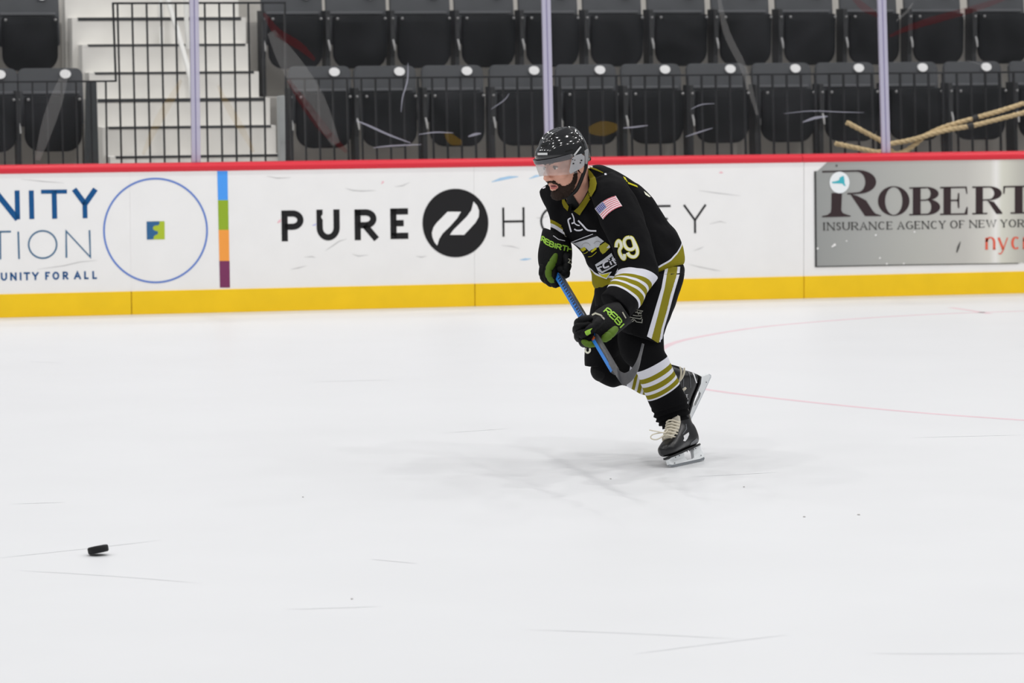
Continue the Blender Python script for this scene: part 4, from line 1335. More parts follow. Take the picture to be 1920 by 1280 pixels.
# the hem band starts at a plane: high on the back, low on the near hip
HEM_A, HEM_B, HEM_C = P(1274.5, 447, .02), P(1233, 501, -.16), P(1120, 514, -.08)
HEM_N = (HEM_B - HEM_A).cross(HEM_C - HEM_A).normalized()
if HEM_N.dot(UP) < 0: HEM_N = -HEM_N
for i in range(len(jer.v)):
    (d0, u0), (d1, u1_), (d2, u2_), (d3, u3_) = (c[i] for c in uj)
    k = min(range(4), key=lambda j: uj[j][i][0])
    if d2 < .012 and d2 <= min(d0, d3) + .004: band.append(max(-.4, (u2_ - 1.0) / 2.0))
    else: band.append(-.4)
    cuff.append(.5 + max(0, min(1.2, (u3_ - 2.5) * .66)) if k == 3 else 0.0)
    hem.append((HEM_A - jer.v[i]).dot(HEM_N) if (k == 0 and d0 < d2) else -0.4)
GREYW = (176, 176, 180)
JM = band_mat('jersey_cloth', [(-.5, JBLK), (0.0, JWH), (.26, OLV), (.40, JWH), (.50, OLV), (.66, JWH), (.75, OLV), (.91, JWH), (1.0, JBLK)], hem=[('hem', 0.0, JWH), ('hem', .007, OLV), ('cuff', 1.0, OLV), ('cuff', 1.2, JWH), ('cuff', 1.42, JBLK)])
# neck opening: cut away the cloth inside the collar
NECK = [(1103.5, 318), (1107, 334), (1108, 348), (1102, 364), (1094, 376), (1085.5, 390), (1078, 396), (1067, 391), (1060, 377), (1057, 364), (1058, 345), (1070, 325), (1090, 312)]
keep = []
for f in jer.f:
    c = sum((jer.v[i] for i in f), Vector()) / len(f)
    x, y = to_px(c)
    n_ = sum((NJ[i] for i in f), Vector())
    if in_poly(x, y, NECK) and (c - CAM).dot(FW) - PD < .02: continue
    if in_poly(x, y, [(1095, 300), (1112, 312), (1100, 330), (1075, 345), (1060, 335)]) and (c - CAM).dot(FW) - PD < .06: continue
    keep.append(f)
JB = jer.bvh()
jer.f = keep
jersey = jer.build('jersey', JM, PB, recalc=False, attrs={'band': band, 'hem': hem, 'cuff': cuff})
OL = mat('jersey_olive', OLV, rough=0.85, spec=0.2); WH = mat('jersey_white', JWH, rough=0.8, spec=0.2)
CREAM = mat('jersey_cream', (222, 222, 204), rough=0.8, spec=0.2); BK = mat('jersey_print_black', (22, 22, 24), rough=0.85, spec=0.2)
YEL = mat('crest_yellow', (196, 190, 40), rough=0.8, spec=0.2); LG = mat('crest_grey', (196, 198, 204), rough=0.8, spec=0.2)
LIME = mat('crest_line', (150, 150, 148), rough=0.8)
def J(name, polys, m, off=.0025, ml=4.0): return decal(name, polys, JB, m, jersey, off=off, maxlen=ml)
COL1 = [(1103, 316), (1111, 325), (1117.5, 335), (1120, 345), (1118, 356), (1109, 371), (1099, 387), (1088, 404), (1077, 396), (1085, 389), (1094, 376), (1102, 363), (1107, 350), (1107, 338), (1104, 327)]
J('collar', [COL1], OL, .010)
J('collar', [[(1053, 370), (1056.5, 368), (1060, 376), (1067, 387), (1065, 396), (1058, 389), (1054, 380)]], OL, .006)
# shoulder piping and back print that wraps over
J('piping', [stroke([(1105, 313.5), (1118, 318), (1131, 324)], [2, 3.2, 1.5])[0], stroke([(1105, 313.5), (1118, 318), (1131, 324)], [2, 3.2, 1.5])[1]], OL)
J('tag_dot', [[(1133, 325), (1137, 325), (1138, 328), (1134, 328.5)]], WH)
J('back_print', [[(1168, 331), (1172, 332.5), (1177, 341), (1194, 348), (1196, 351.5), (1175, 343.5)]], YEL)
J('back_print', [[(1207, 358.5), (1212, 362), (1220, 369), (1217, 369.5), (1210, 365)]], CREAM)
# flag patch
tl, tr, br, bl = [np.array(p_) for p_ in ((1115.8, 391.0), (1154.4, 367.0), (1166.6, 386.5), (1131.2, 411.2))]
def fl(u, v):
    a = tl * (1 - u) + tr * u; b = bl * (1 - u) + br * u
    p_ = a * (1 - v) + b * v
    return tuple(p_ + np.array([-.55, -1.0]) * 3.2 * (4 * u * (1 - u)))
def fpoly(u0, u1, v0, v1, n=6): return [fl(u0 + (u1 - u0) * i / n, v0) for i in range(n + 1)] + [fl(u1 - (u1 - u0) * i / n, v1) for i in range(n + 1)]
FW_ = mat('flag_white', (244, 236, 240), rough=0.7); FR = mat('flag_red', (218, 92, 108), rough=0.7); FB = mat('flag_blue', (84, 92, 150), rough=0.7)
J('flag_patch', [fpoly(0, 1, 0, 1)], FW_, .003)
for k in range(7): J('flag_stripe', [fpoly(.02 if k > 3 else .42, .98, (2 * k + .15) / 13, (2 * k + .9) / 13)], FR, .0042)
J('flag_canton', [fpoly(.02, .42, .03, .54)], FB, .0050)
pl = []
for a in range(6):
    for b_ in range(4):
        u, v = .05 + .068 * a, .08 + .125 * b_
        pl.append(fpoly(u, u + .022, v, v + .055, 1))
o = J('flag_stars', pl, FW_, .0060)
if o: tag(o, kind='stuff')
J('shoulder_patch', [[(1012, 352), (1016, 345), (1024, 345), (1023, 352), (1018, 354)]], FW_, .003)
# 29 on the sleeve
S9 = lambda pts: crp(pts, 1060, 390, 8.536)
two = smooth_line(S9([(818, 628), (826, 560), (856, 524), (890, 560), (898, 620), (872, 672), (880, 730), (920, 800), (948, 806), (950, 735)]), 4)
nine_b = smooth_line(S9([(1030, 468), (975, 482), (944, 535), (958, 605), (1000, 655), (1062, 664), (1106, 625), (1098, 560), (1072, 490), (1030, 468)]), 4)
nine_t = smooth_line(S9([(1072, 490), (1112, 570), (1150, 665), (1150, 735), (1112, 778), (1060, 778), (1016, 748), (1000, 712)]), 4)
for wd, m, of in ((7.6, YEL, .0032), (5.2, CREAM, .0046)):
    n_ = 'sleeve_number_edge' if m is YEL else 'sleeve_number'
    J(n_, stroke(two, wd), m, of, 3)
    J(n_, stroke(nine_b, wd) + stroke(nine_t, wd), m, of, 3)
# crest on the chest
def ln(name, pts, wd, m, off=.004): J(name, stroke(smooth_line(S9(pts), 3), wd), m, off, 3)
ln('crest_outline', [(92, 160), (50, 190), (66, 270), (98, 382)], 2.8, WH)
ln('crest_outline', [(108, 85), (140, 160), (150, 235), (190, 270), (232, 280)], 2.2, WH)
ln('crest_outline', [(104, 246), (130, 238), (150, 228)], 2.8, WH)
ln('crest_outline', [(148, 334), (185, 356), (240, 356), (282, 340)], 2.6, WH)
ln('crest_outline', [(208, 200), (285, 278), (365, 355), (498, 366)], 3.0, WH)
J('crest_panel', [S9([(104, 545), (160, 552), (330, 505), (510, 448), (622, 530), (560, 572), (540, 622), (420, 665), (385, 692), (335, 640), (262, 652), (190, 600)])], LG, .0032)
J('crest_bar', [S9([(145, 530), (300, 478), (490, 412), (505, 440), (330, 500), (160, 552)])], BK, .0045)
ln('crest_outline', [(95, 545), (240, 490), (445, 416)], 1.3, WH, .005)
for c, r in (((335, 625), 72), ((520, 592), 62)):
    ln('crest_arch', [(c[0] + r * math.cos(a), c[1] + r * math.sin(a)) for a in [math.radians(200 + 14 * k) for k in range(11)]], .8, LIME, .0045)
for pts in ([(240, 655), (312, 618), (338, 662), (288, 695)], [(408, 690), (490, 625), (508, 652), (432, 712)]): J('crest_block', [S9(pts)], YEL, .005)
J('crest_block', [S9([(535, 612), (640, 545), (700, 585), (722, 630), (640, 712), (600, 737), (560, 690)])], mat('crest_olive', (160, 156, 36), rough=.8), .0038)
J('crest_white_mark', [S9([(662, 640), (702, 588), (712, 600), (690, 622), (722, 628), (700, 642)])], WH, .0055)  # white shape over the olive block of the crest
ln('crest_outline', [(300, 725), (340, 715), (365, 692)], .9, YEL, .005); ln('crest_outline', [(370, 780), (430, 768), (505, 700)], .9, YEL, .005)
J('crest_shield', [S9([(480, 905), (600, 830), (740, 718), (762, 765), (845, 895), (720, 975), (592, 1045), (520, 1000)])], LG, .0035)
J('crest_shield_field', [S9([(500, 940), (610, 880), (752, 768), (828, 888), (720, 948), (590, 1012), (560, 965)])], BK, .0046)
ln('crest_letter', [(528, 950), (552, 1005)], 2.6, WH, .0058); ln('crest_letter', [(535, 965), (560, 945), (590, 940)], 2.4, WH, .0058)
ln('crest_letter', [(690, 842), (630, 872), (612, 915), (632, 955), (705, 930)], 3.0, WH, .0058)
ln('crest_letter', [(718, 850), (745, 908)], 2.8, WH, .0058); ln('crest_letter', [(702, 812), (712, 830)], 2.8, WH, .0058)
ln('crest_letter', [(755, 790), (790, 868), (818, 880)], 2.8, WH, .0058); ln('crest_letter', [(745, 842), (800, 812)], 2.2, WH, .0058)
J('crest_base', [S9([(525, 1020), (590, 1055), (748, 1018), (662, 1138), (580, 1108)])], WH, .0046)
J('crest_base', [S9([(545, 1048), (600, 1066), (718, 1038), (655, 1118), (592, 1096)])], YEL, .0058)
ln('crest_outline', [(722, 1172), (792, 1085), (852, 962)], 1.5, WH, .005)

# dark shirt showing in the collar
decal('undershirt', [[(1050, 362), (1066, 364), (1075, 366), (1086, 384), (1081, 402), (1066, 402), (1050, 388)], [(1086, 384), (1094.5, 371), (1101.5, 357), (1105, 341), (1108.5, 343), (1105, 361), (1096, 379), (1085, 398), (1081, 400)]], BBVH, mat('undershirt_black', (16, 16, 17), rough=.9), PB, off=.004, maxlen=3)

# ---------------------------------------------------------------- pants
PN = mat('pants_black', (13, 13, 15), rough=0.85, spec=0.12, bump=0.3, bscale=25)
hip = loft([((1118, 525), (1280, 490), 0, .15), ((1114, 545), (1284, 508), 0, .165), ((1116, 575), (1274, 540), 0, .16)], 30, 5)
nl = loft([((1150, 520), (1284, 512), -.06, .13), ((1146, 552), (1277, 538), -.10, .14), ((1148, 590), (1261, 588), -.14, .135), ((1156, 608), (1250, 616), -.155, .13), ((1164, 622), (1239, 645), -.165, .125)], 30, 5)
fl_ = loft([((1118, 535), (1215, 540), .08, .13), ((1106, 585), (1195, 600), .10, .13), ((1097, 640), (1172, 645), .10, .12), ((1095.5, 686), (1150, 688), .09, .11)], 30, 5)
pan = remesh([(a[0], a[1]) for a in (hip, nl, fl_)], 0.0065, 3)
wrinkle(pan, .004, 9)
pants = pan.build('pants', PN, PB)
PBV = pan.bvh()
def PJ(name, polys, m, off=.0025, ml=5): return decal(name, polys, PBV, m, pants, off=off, maxlen=ml)
PJ('stripe_edge', [[(1247.5, 500), (1253, 500), (1246, 540), (1233, 592), (1221.5, 635), (1213, 630.5), (1225, 590), (1240, 540)]], WH)
PJ('stripe', [[(1252.6, 500), (1270.5, 500), (1269, 515), (1257.6, 552), (1249.5, 585), (1240.5, 615), (1235.5, 643.5), (1221.2, 635), (1233, 592), (1246, 540)]], OL)
PJ('stripe_edge', [[(1270, 500), (1275, 500), (1273.8, 515), (1262.5, 553), (1253.6, 586), (1244.6, 616), (1239.6, 645.5), (1235.2, 643.5), (1240.2, 615), (1249.2, 585), (1257.3, 552), (1268.6, 515)]], WH)
CREST2 = mat('pants_emblem', (150, 150, 142), rough=.8)
S7 = lambda pts: crp(pts, 1070, 550, 7.113)
for pts, wd in (([(880, 220), (960, 235), (935, 260)], 1.2), ([(860, 250), (900, 255), (945, 275)], 1.6), ([(830, 290), (880, 300), (950, 300)], 1.6), ([(770, 310), (830, 325), (930, 340), (950, 320)], 1.6), ([(790, 370), (830, 375), (850, 350), (880, 380), (950, 390), (955, 340)], 1.5), ([(780, 330), (800, 360), (840, 340)], 1.3), ([(885, 235), (905, 280), (930, 240)], 1.2)):
    PJ('emblem', stroke(S7(pts), wd), CREST2, .003, 3)
PJ('letter', stroke(smooth_line(S7([(200, 728), (202, 770), (230, 792), (258, 770), (258, 732)]), 4), 3.4), CREAM, .003, 3)

# ---------------------------------------------------------------- socks and knees
SM = band_mat('sock_knit', [(-.5, (12, 12, 14)), (0.0, JWH), (.26, OLV), (.41, JWH), (.535, OLV), (.70, JWH), (.79, OLV), (.945, JWH), (1.0, (12, 12, 14))], bump=.15)
ns = loft([((1160, 596), (1244, 610), -.14, .09), ((1158, 640), (1245, 650), -.15, .095), ((1168, 672), (1247, 660), -.14, .09), ((1192, 697), (1251, 667), -.12, .08, (3, 3)), ((1203, 724), (1262, 691), -.08, .078, (4, 5)), ((1214.5, 751), (1274, 716.5), -.03, .07, (4, 5)), ((1222, 768), (1287, 746), .0, .066, (2, 3)), ((1228, 783), (1291.5, 764), .03, .068), ((1234, 794), (1291.5, 780), .045, .072), ((1243, 803), (1289.5, 790), .055, .074)], 32, 6)
mb = MB(); mb.add(ns[0], ns[1])
ub = [(u - 3.0) / 2.0 if u > 2.2 else -.45 for u in ns[2]]
# bunched cloth above the skate
Nn = vnormals(mb)
for i, u in enumerate(ns[2]):
    a = max(0, min(1, u - 5.6)); mb.v[i] = mb.v[i] + Nn[i] * (a * .005 * math.sin(u * 8.5 + 1.5 * math.sin(i % 32 / 32 * 6.28)) + .002 * noise.noise(mb.v[i] * 14))
sock_n = mb.build('sock', SM, PB, attrs={'band': ub})
sock_n['label'] = 'striped sock on the standing leg'
fs = loft([((1126, 640), (1118, 700), .09, .08), ((1120, 650), (1112, 704), .09, .095), ((1135, 655), (1124, 716), .08, .10), ((1156, 660), (1148, 726), .10, .09), ((1176, 666), (1168, 722), .15, .08), ((1198, 670), (1186, 730), .20, .075), ((1218, 674), (1206, 740), .25, .07), ((1246, 680), (1240, 742), .31, .065), ((1270, 686), (1264, 738), .36, .058), ((1280, 690), (1273, 738), .39, .056)], 30, 6)
mb = MB(); mb.add(fs[0], fs[1])
ub = [(u - 4.35) / 2.0 if u > 3.5 else -.45 for u in fs[2]]
sock_f = mb.build('sock', SM, PB, attrs={'band': ub})
sock_f['label'] = 'striped sock on the lifted leg'
# knee pad bulge under the far knee
m = MB(); m.ball(P(1128, 694, .07), (.050, .085, .052), 20, None, (RT, FW, UP)); m.ball(P(1147, 718, .09), (.016, .04, .014), 14, None, (RT, FW, UP))
kp = remesh([(m.v, m.f)], .005, 3); kp.build('knee_pad', mat('knee_black', (12, 12, 14), rough=.85, spec=.2), PB)

# ---------------------------------------------------------------- skates
BOOT = mat('boot_black', (20, 20, 22), rough=0.32, spec=0.5, var=.12, vscale=25); BGREY = mat('boot_grey', (98, 100, 104), rough=.35)
FELT = mat('tongue_felt', (200, 194, 180), rough=.9); LACE = mat('lace_cream', (226, 218, 198), rough=.8)
HOLD = clear_mat('holder_plastic', (246, 249, 250), 0.92, rough=.2, gloss=1.0); STEEL = mat('blade_steel', (190, 194, 198), rough=.22, metal=.9)
MARK = mat('boot_mark_white', (228, 228, 230), rough=.4); SOLE = mat('boot_sole', (30, 30, 32), rough=.5)
def ring_loft(rings):
    n = len(rings[0]); V = [p for r in rings for p in r]; F = []
    for i in range(len(rings) - 1):
        for k in range(n): F.append((i * n + k, i * n + (k + 1) % n, (i + 1) * n + (k + 1) % n, (i + 1) * n + k))
    F.append(tuple(range(n))[::-1]); F.append(tuple((len(rings) - 1) * n + k for k in range(n)))
    return V, F
def boot_parts():
    foot, n = [], 20
    st = [np.array(a, dtype=float) for a in ((-.004, .020, .02, .085), (.012, .032, .004, .11), (.05, .037, 0, .12), (.10, .036, .002, .12), (.15, .041, .002, .104), (.20, .046, .002, .082), (.245, .045, .003, .066), (.272, .035, .008, .056), (.288, .014, .018, .042))]
    for i in range(33):
        q = catmull(st, i / 4)
        zc, hz = (q[2] + q[3]) / 2, (q[3] - q[2]) / 2
        foot.append([Vector((q[0], q[1] * math.copysign(abs(math.cos(t)) ** .75, math.cos(t)), zc + hz * math.copysign(abs(math.sin(t)) ** .75, math.sin(t)))) for t in (2 * math.pi * k / n for k in range(n))])
    shaft = []
    st = [np.array(a, dtype=float) for a in ((.03, -.002, .125, .034), (.07, -.004, .128, .036), (.11, -.004, .122, .037), (.15, -.008, .112, .040), (.175, -.010, .106, .040), (.19, -.012, .098, .040), (.20, -.010, .08, .034))]
    for i in range(25):
        q = catmull(st, i / 4)
        xc, hx = (q[1] + q[2]) / 2, (q[2] - q[1]) / 2
        shaft.append([Vector((xc + hx * math.cos(t), q[3] * math.sin(t), q[0])) for t in (2 * math.pi * k / n for k in range(n))])
    return ring_loft(foot), ring_loft(shaft)
bp_ = boot_parts()
BOOTM = remesh(bp_, .0042, 4)
BL = BOOTM.bvh()
def skate(name, label, O, f, u, side, bow):
    f = (f - u * f.dot(u)).normalized(); l = u.cross(f)
    def W(p): return O + f * p[0] + l * p[1] + u * p[2]
    def T(mb): q = MB(); q.v = [W(p) for p in mb.v]; q.f = mb.f; return q
    boot = T(BOOTM).build(name, BOOT, PB); boot['label'] = label
    bv = T(BOOTM).bvh()
    # sole plate
    o = [(x, s * w_) for s, xs in ((1, ((0, .018), (.03, .03), (.1, .028), (.2, .038), (.25, .036), (.278, .018))), (-1, ((.278, .018), (.25, .036), (.2, .038), (.1, .028), (.03, .03), (0, .018)))) for x, w_ in xs]
    T(MB().prism([(x, y, -.006) for x, y in o], (0, 0, .008))).build('sole', SOLE, boot, smooth=False)
    # holder: two towers joined by a rail, with the gap between them
    zt = lambda x: -.074 + .030 * x / .285
    prof = [(.002, -.004), (.055, -.004), (.062, -.012), (.066, -.030), (.074, zt(.074) + .020), (.09, zt(.09) + .016), (.135, zt(.135) + .016), (.146, -.028), (.154, -.008), (.272, -.006), (.282, -.012), (.284, zt(.285) + .014), (.262, zt(.262) + .009), (.03, zt(.03) + .009), (-.012, zt(0) + .012), (-.016, zt(0) + .026), (-.006, -.03)]
    mb = MB(); n = len(prof)
    ring = lambda s: [(x, s * (.0165 if z > -.012 else .0075), z) for x, z in prof]
    a, b = ring(1), ring(-1)
    mb.add(a + b, [tuple(range(n)), tuple(range(n, 2 * n))[::-1]] + [(i, n + i, n + (i + 1) % n, (i + 1) % n) for i in range(n)])
    T(mb).build('blade_holder', HOLD, boot, smooth=False)
    sx_ = [(-.018, zt(0) + .016), (-.016, zt(0) + .004), (-.006, zt(0) - .001), (.03, zt(.03) - .001), (.15, zt(.15) - .002), (.25, zt(.25) - .001), (.272, zt(.272) + .003), (.285, zt(.285) + .014)]
    sx_ += [(.262, zt(.262) + .011), (.03, zt(.03) + .011)]
    T(MB().prism([(x, -.0018, z) for x, z in sx_], (0, .0036, 0))).build('blade', STEEL, boot, smooth=False)
    for x, z in ((.02, -.05), (.05, -.012), (.07, -.012), (.2, -.012), (.235, -.012), (.25, -.034)):
        for s in (1, -1):
            T(MB().ball((x, s * .012 if z < -.02 else s * .0172, z), (.003, .002, .003), 8)).build('rivet', BGREY, boot)
    # tongue and laces
    tg = MB()
    rows = [(.225, .072, .026), (.19, .092, .028), (.155, .112, .030), (.13, .135, .031), (.118, .17, .033), (.122, .19, .034), (.128, .205, .028)]
    V, Fc = [], []
    for x, z, w_ in rows:
        for k in range(7):
            y = -w_ + 2 * w_ * k / 6
            V.append((x - .16 * y * y / w_, y, z - .3 * y * y / w_ + .006))
    for x, z, w_ in rows:
        for k in range(7):
            y = -w_ + 2 * w_ * k / 6
            V.append((x - .012 - .16 * y * y / w_, y, z - .3 * y * y / w_ - .004))
    nr = len(rows)
    for i in range(nr - 1):
        for k in range(6):
            A = i * 7 + k; B = A + 7; S_ = nr * 7
            Fc += [(A, A + 1, B + 1, B), (S_ + A, S_ + B, S_ + B + 1, S_ + A + 1)]
    for i in range(nr - 1):
        for k in (0, 6):
            A = i * 7 + k; Fc.append((A, A + 7, A + 7 + nr * 7, A + nr * 7))
    Fc += [(k, k + 1, k + 1 + nr * 7, k + nr * 7) for k in range(6)] + [((nr - 1) * 7 + k, (nr - 1) * 7 + k + 1, (nr - 1) * 7 + k + 1 + nr * 7, (nr - 1) * 7 + k + nr * 7) for k in range(6)]
    tg.add(V, Fc); T(tg).build('tongue', FELT, boot)
    for i in range(8):
        t = i / 7
        x, z = .222 - .100 * t ** .8, .083 + .075 * t
        if i > 5: x, z = .124, .15 + .02 * (i - 5)
        T(MB().tube([(x - .020, -.034, z - .016), (x + .002, -.016, z + .006), (x + .006, 0, z + .010), (x + .002, .016, z + .006), (x - .020, .034, z - .016)], .0042, 6)).build('lace', LACE, boot)
    if bow:
        for pts in bow:
            MB().tube([P(x, y, o_) for x, y, o_ in smooth_line(pts, 4)], .0028, 6).build('lace_end', LACE, boot)
    return boot, bv, W
# standing skate: steel meets the ice
u1 = (RT * -.42 + UP * .90 - FW * .10).normalized()
f1 = RT * -.58 - UP * .10 - FW * .80
q1 = on_ice(1320, 864)
f1o = (f1 - u1 * f1.dot(u1)).normalized()
# stand the blade flat: rotate until both ends touch
O1 = q1 + u1 * .074
def low_pts(O): return (O + f1o * .02 - u1 * .075).z, (O + f1o * .27 - u1 * .047).z
for _ in range(30):
    a, b = low_pts(O1)
    f1o = (f1o + UP * ((a - b) * .6)).normalized(); u1 = (u1 - f1o * u1.dot(f1o)).normalized()
    O1 = O1 - Vector((0, 0, 1)) * (min(low_pts(O1)) - .0005)
D1 = (O1 - CAM).dot(FW) - PD
sk1, sb1, W1 = skate('skate', 'skate flat on the ice', O1, f1o, u1, 1, [[(1252, 806, D1 - .17), (1246, 811, D1 - .2), (1234, 809, D1 - .21), (1217.5, 806, D1 - .2)], [(1250, 808, D1 - .18), (1243, 817, D1 - .2), (1232, 823.5, D1 - .21), (1222, 822.5, D1 - .21), (1220.5, 817.5, D1 - .21), (1228, 813, D1 - .21), (1247, 810, D1 - .19)]])
SJ = lambda nm, polys, bv, m, par, off=.002: decal(nm, polys, bv, m, par, off=off, maxlen=3)
S11 = lambda pts: crp(pts, 1225, 780, 11.636)
SJ('boot_mark', [S11([(655, 430), (690, 405), (700, 440), (770, 350), (778, 400), (720, 480), (735, 500), (690, 550), (645, 535), (670, 490)])], sb1, MARK, sk1)
SJ('boot_trim', stroke(S11([(712, 170), (722, 280), (640, 390)]), 1.6), sb1, BGREY, sk1)
SJ('heel_trim', [S11([(820, 580), (940, 480), (985, 520), (980, 580), (800, 640)])], sb1, BGREY, sk1)
# lifted skate: sole to the right, heel on top
u2 = (RT * -.76 + UP * .20 - FW * .62).normalized()
f2 = RT * -.36 - UP * .92 + FW * .12
O2 = P(1331.5, 709, .36) + u2 * .073
sk2, sb2, W2 = skate('skate', 'lifted skate with its sole turned away', O2, f2, u2, 1, None)
S9b = lambda pts: crp(pts, 1240, 670, 9.846)
SJ('boot_trim', stroke(S9b([(555, 235), (600, 320), (650, 470)]), 2.2), sb2, MARK, sk2)
SJ('boot_trim', stroke(S9b([(490, 240), (530, 360), (540, 560)]), 1.2), sb2, BGREY, sk2)
SJ('boot_trim', stroke(S9b([(408, 400), (405, 520), (425, 660), (410, 830)]), 1.2), sb2, BGREY, sk2)
SJ('boot_mark', [S9b([(370, 590), (440, 540), (468, 570), (400, 640)])], sb2, LACE, sk2)
for k, ch in enumerate('CCM'):
    y0 = 860 - k * 62
    SJ('letter', glyph(ch, [tuple(S9b([(445, y0)])[0]), tuple(S9b([(455 + 0, y0 - 52)])[0]), tuple(S9b([(490, y0 - 52)])[0]), tuple(S9b([(478, y0)])[0])], .9, inset=False), sb2, MARK, sk2, .003)
for pts in ([(340, 170), (365, 240), (360, 340), (335, 440)], [(425, 190), (420, 280), (380, 380), (330, 440)]):
    MB().tube([P(x, y, .36 - .235) for x, y in smooth_line(S9b(pts), 4)], .0042, 6).build('lace_wrap', LACE, sk2)

# ---------------------------------------------------------------- gloves
GBK = mat('glove_black', (10, 10, 12), rough=.65, spec=.18, bump=.25, bscale=60); GGR = mat('glove_green', (84, 112, 30), rough=.65, spec=.25); GLM = mat('glove_lime', (150, 200, 60), rough=.6); GTX = mat('glove_trim', (170, 168, 150), rough=.7)
NAVY = mat('pants_navy', (22, 30, 62), rough=.8)
def finger(par, pts, rs, m, nm='finger'):
    """a padded finger: chain of rolls with creases at the joints"""
    px = smooth_line(pts, 6); rr = smooth_line([(r,) for r in rs], 6)
    n = len(px)
    P3 = [P(x, y, o_) for x, y, o_ in px]
    R3 = [float(r[0]) * (1 - .16 * max(0, math.cos(2 * math.pi * (len(pts) - 1) * i / (n - 1))) ** 6 * (1 if 0 < i < n - 1 else 0)) for i, r in enumerate(rr)]
    mb = MB()
    t0 = (P3[0] - P3[1]).normalized(); t1 = (P3[-1] - P3[-2]).normalized()
    P3 = [P3[0] + t0 * R3[0] * .7] + P3 + [P3[-1] + t1 * R3[-1] * k for k in (.45, .75, .9)]
    R3 = [R3[0] * .5] + R3 + [R3[-1] * .85, R3[-1] * .55, R3[-1] * .2]
    mb.tube(P3, R3, 12)
    return mb.build(nm, m, par), mb
# stick axis
ST0 = np.array((1046.5, 515.0, .02)); ST1 = np.array((1165.0, 715.0, -1.12))
def stick(t): return ST0 * (1 - t) + ST1 * t
# near (left) glove, gripping the shaft half way down
gl = [((1158, 562), (1186, 604), -.47, .066), ((1150, 566), (1177, 610), -.50, .066), ((1134, 571), (1164, 621), -.54, .060), ((1118, 581), (1144, 636), -.59, .052), ((1104, 594), (1126, 642), -.625, .045), ((1098, 602), (1115, 638), -.64, .036)]
v, f_, u_ = loft(gl, 28, 5)
gm = remesh([(v, f_)], .005, 2)
glove_l = gm.build('glove', GBK, PB); glove_l['label'] = 'lower glove gripping the middle of the shaft'
GB = MB(); GB.add(gm.v, gm.f)
fing = []
for i, (b, k1, k2, tp) in enumerate((((1106, 597, -.665), (1086, 602, -.665), (1085, 612, -.575), (1104, 618, -.545)),
                                     ((1103, 608, -.672), (1083, 613, -.672), (1083, 624, -.585), (1104, 629, -.555)),
                                     ((1105, 620, -.676), (1085, 626, -.676), (1087, 636, -.595), (1107, 637, -.565)),
                                     ((1110, 632, -.674), (1093, 638, -.672), (1096, 645, -.605), (1112, 643, -.575)))):
    o, q = finger(glove_l, [b, k1, k2, tp], [.0165, .0175, .016, .0135], GBK)
    GB.add(q.v, q.f)
o, q = finger(glove_l, [(1127, 600, -.665), (1114, 612, -.70), (1101, 622, -.705), (1092, 629, -.69)], [.020, .021, .019, .015], GBK, 'thumb'); GB.add(q.v, q.f)
for pts in ([(1133, 635, -.67), (1143, 627.5, -.655), (1153.5, 617, -.63)],):
    o, q = finger(glove_l, pts, [.017, .019, .015], GGR, 'palm_gusset'); GB.add(q.v, q.f)
o, q = finger(glove_l, [(1094, 640, -.69), (1103, 645, -.695), (1114, 645, -.69)], [.012, .0145, .013], GGR, 'finger_gusset'); GB.add(q.v, q.f)
GBV = GB.bvh()
def GJ(nm, polys, m, par, bv, off=.002): return decal(nm, polys, bv, m, par, off=off, maxlen=3)
def curved_word(txt, A, B, C_, up, par, bv, m, thick, gap=.16, off=.0022):
    A, B, C_, up = map(np.array, (A, B, C_, up))
    n = len(txt); wts = [.45 if c == 'I' else 1.0 for c in txt]; tot = sum(wts) + gap * (n - 1); t = 0
    cv = lambda t: A * (1 - t) ** 2 + 2 * B * t * (1 - t) + C_ * t * t
    for c, w_ in zip(txt, wts):
        a, b = cv(t / tot), cv((t + w_) / tot)
        GJ('letter', glyph(c, [tuple(a + up), tuple(b + up), tuple(b), tuple(a)], thick, inset=False), m, par, bv, off)
        t += w_ + gap
curved_word('REBI', (1131.5, 584.5), (1150, 595), (1164, 616.5), (7.5, -7.5), glove_l, GBV, GLM, 2.4)
GJ('thumb_mark', [S7([(185, 510), (215, 490), (290, 462), (262, 500), (270, 530), (225, 560), (205, 555), (240, 525), (195, 535)])], GLM, glove_l, GBV)
GJ('cuff_mark', stroke(S7([(285, 290), (330, 265), (400, 290), (450, 345)]), 3.0), GTX, glove_l, GBV)
GJ('cuff_mark', stroke(S7([(690, 250), (735, 330)]), 2.2), GTX, glove_l, GBV)
# far (right) glove on the butt end
gr = [((1019, 426), (1066, 446), .08, .052), ((1016, 434), (1071, 456), .08, .060), ((1012.5, 452), (1073, 470), .07, .060), ((1008.5, 474), (1072.5, 486), .06, .056), ((1009, 492), (1068, 500), .05, .050), ((1013, 506), (1060, 510), .045, .042)]
v, f_, u_ = loft(gr, 28, 5)
gm = remesh([(v, f_)], .005, 2)
glove_r = gm.build('glove', GBK, PB); glove_r['label'] = 'upper glove holding the end of the shaft'
GB = MB(); GB.add(gm.v, gm.f)
for b, k1, k2, tp in (((1019, 498, .03), (1018, 516, .02), (1028, 527, .015), (1043, 523, .02)), ((1028, 502, .015), (1026, 522, .0), (1036, 532, -.0), (1048, 524, .02)), ((1038, 504, .005), (1036, 526, -.012), (1044, 533, -.01), (1054, 521, .02)), ((1049, 504, .0), (1060, 508, .0), (1061, 516, .01), (1054, 512, .04))):
    o, q = finger(glove_r, [b, k1, k2, tp], [.018, .0185, .0165, .013], GBK); GB.add(q.v, q.f)
o, q = finger(glove_r, [(1062, 480, .01), (1064, 495, -.005), (1060, 508, -.01), (1055, 516, -.008)], [.019, .020, .018, .014], GBK, 'thumb'); GB.add(q.v, q.f)
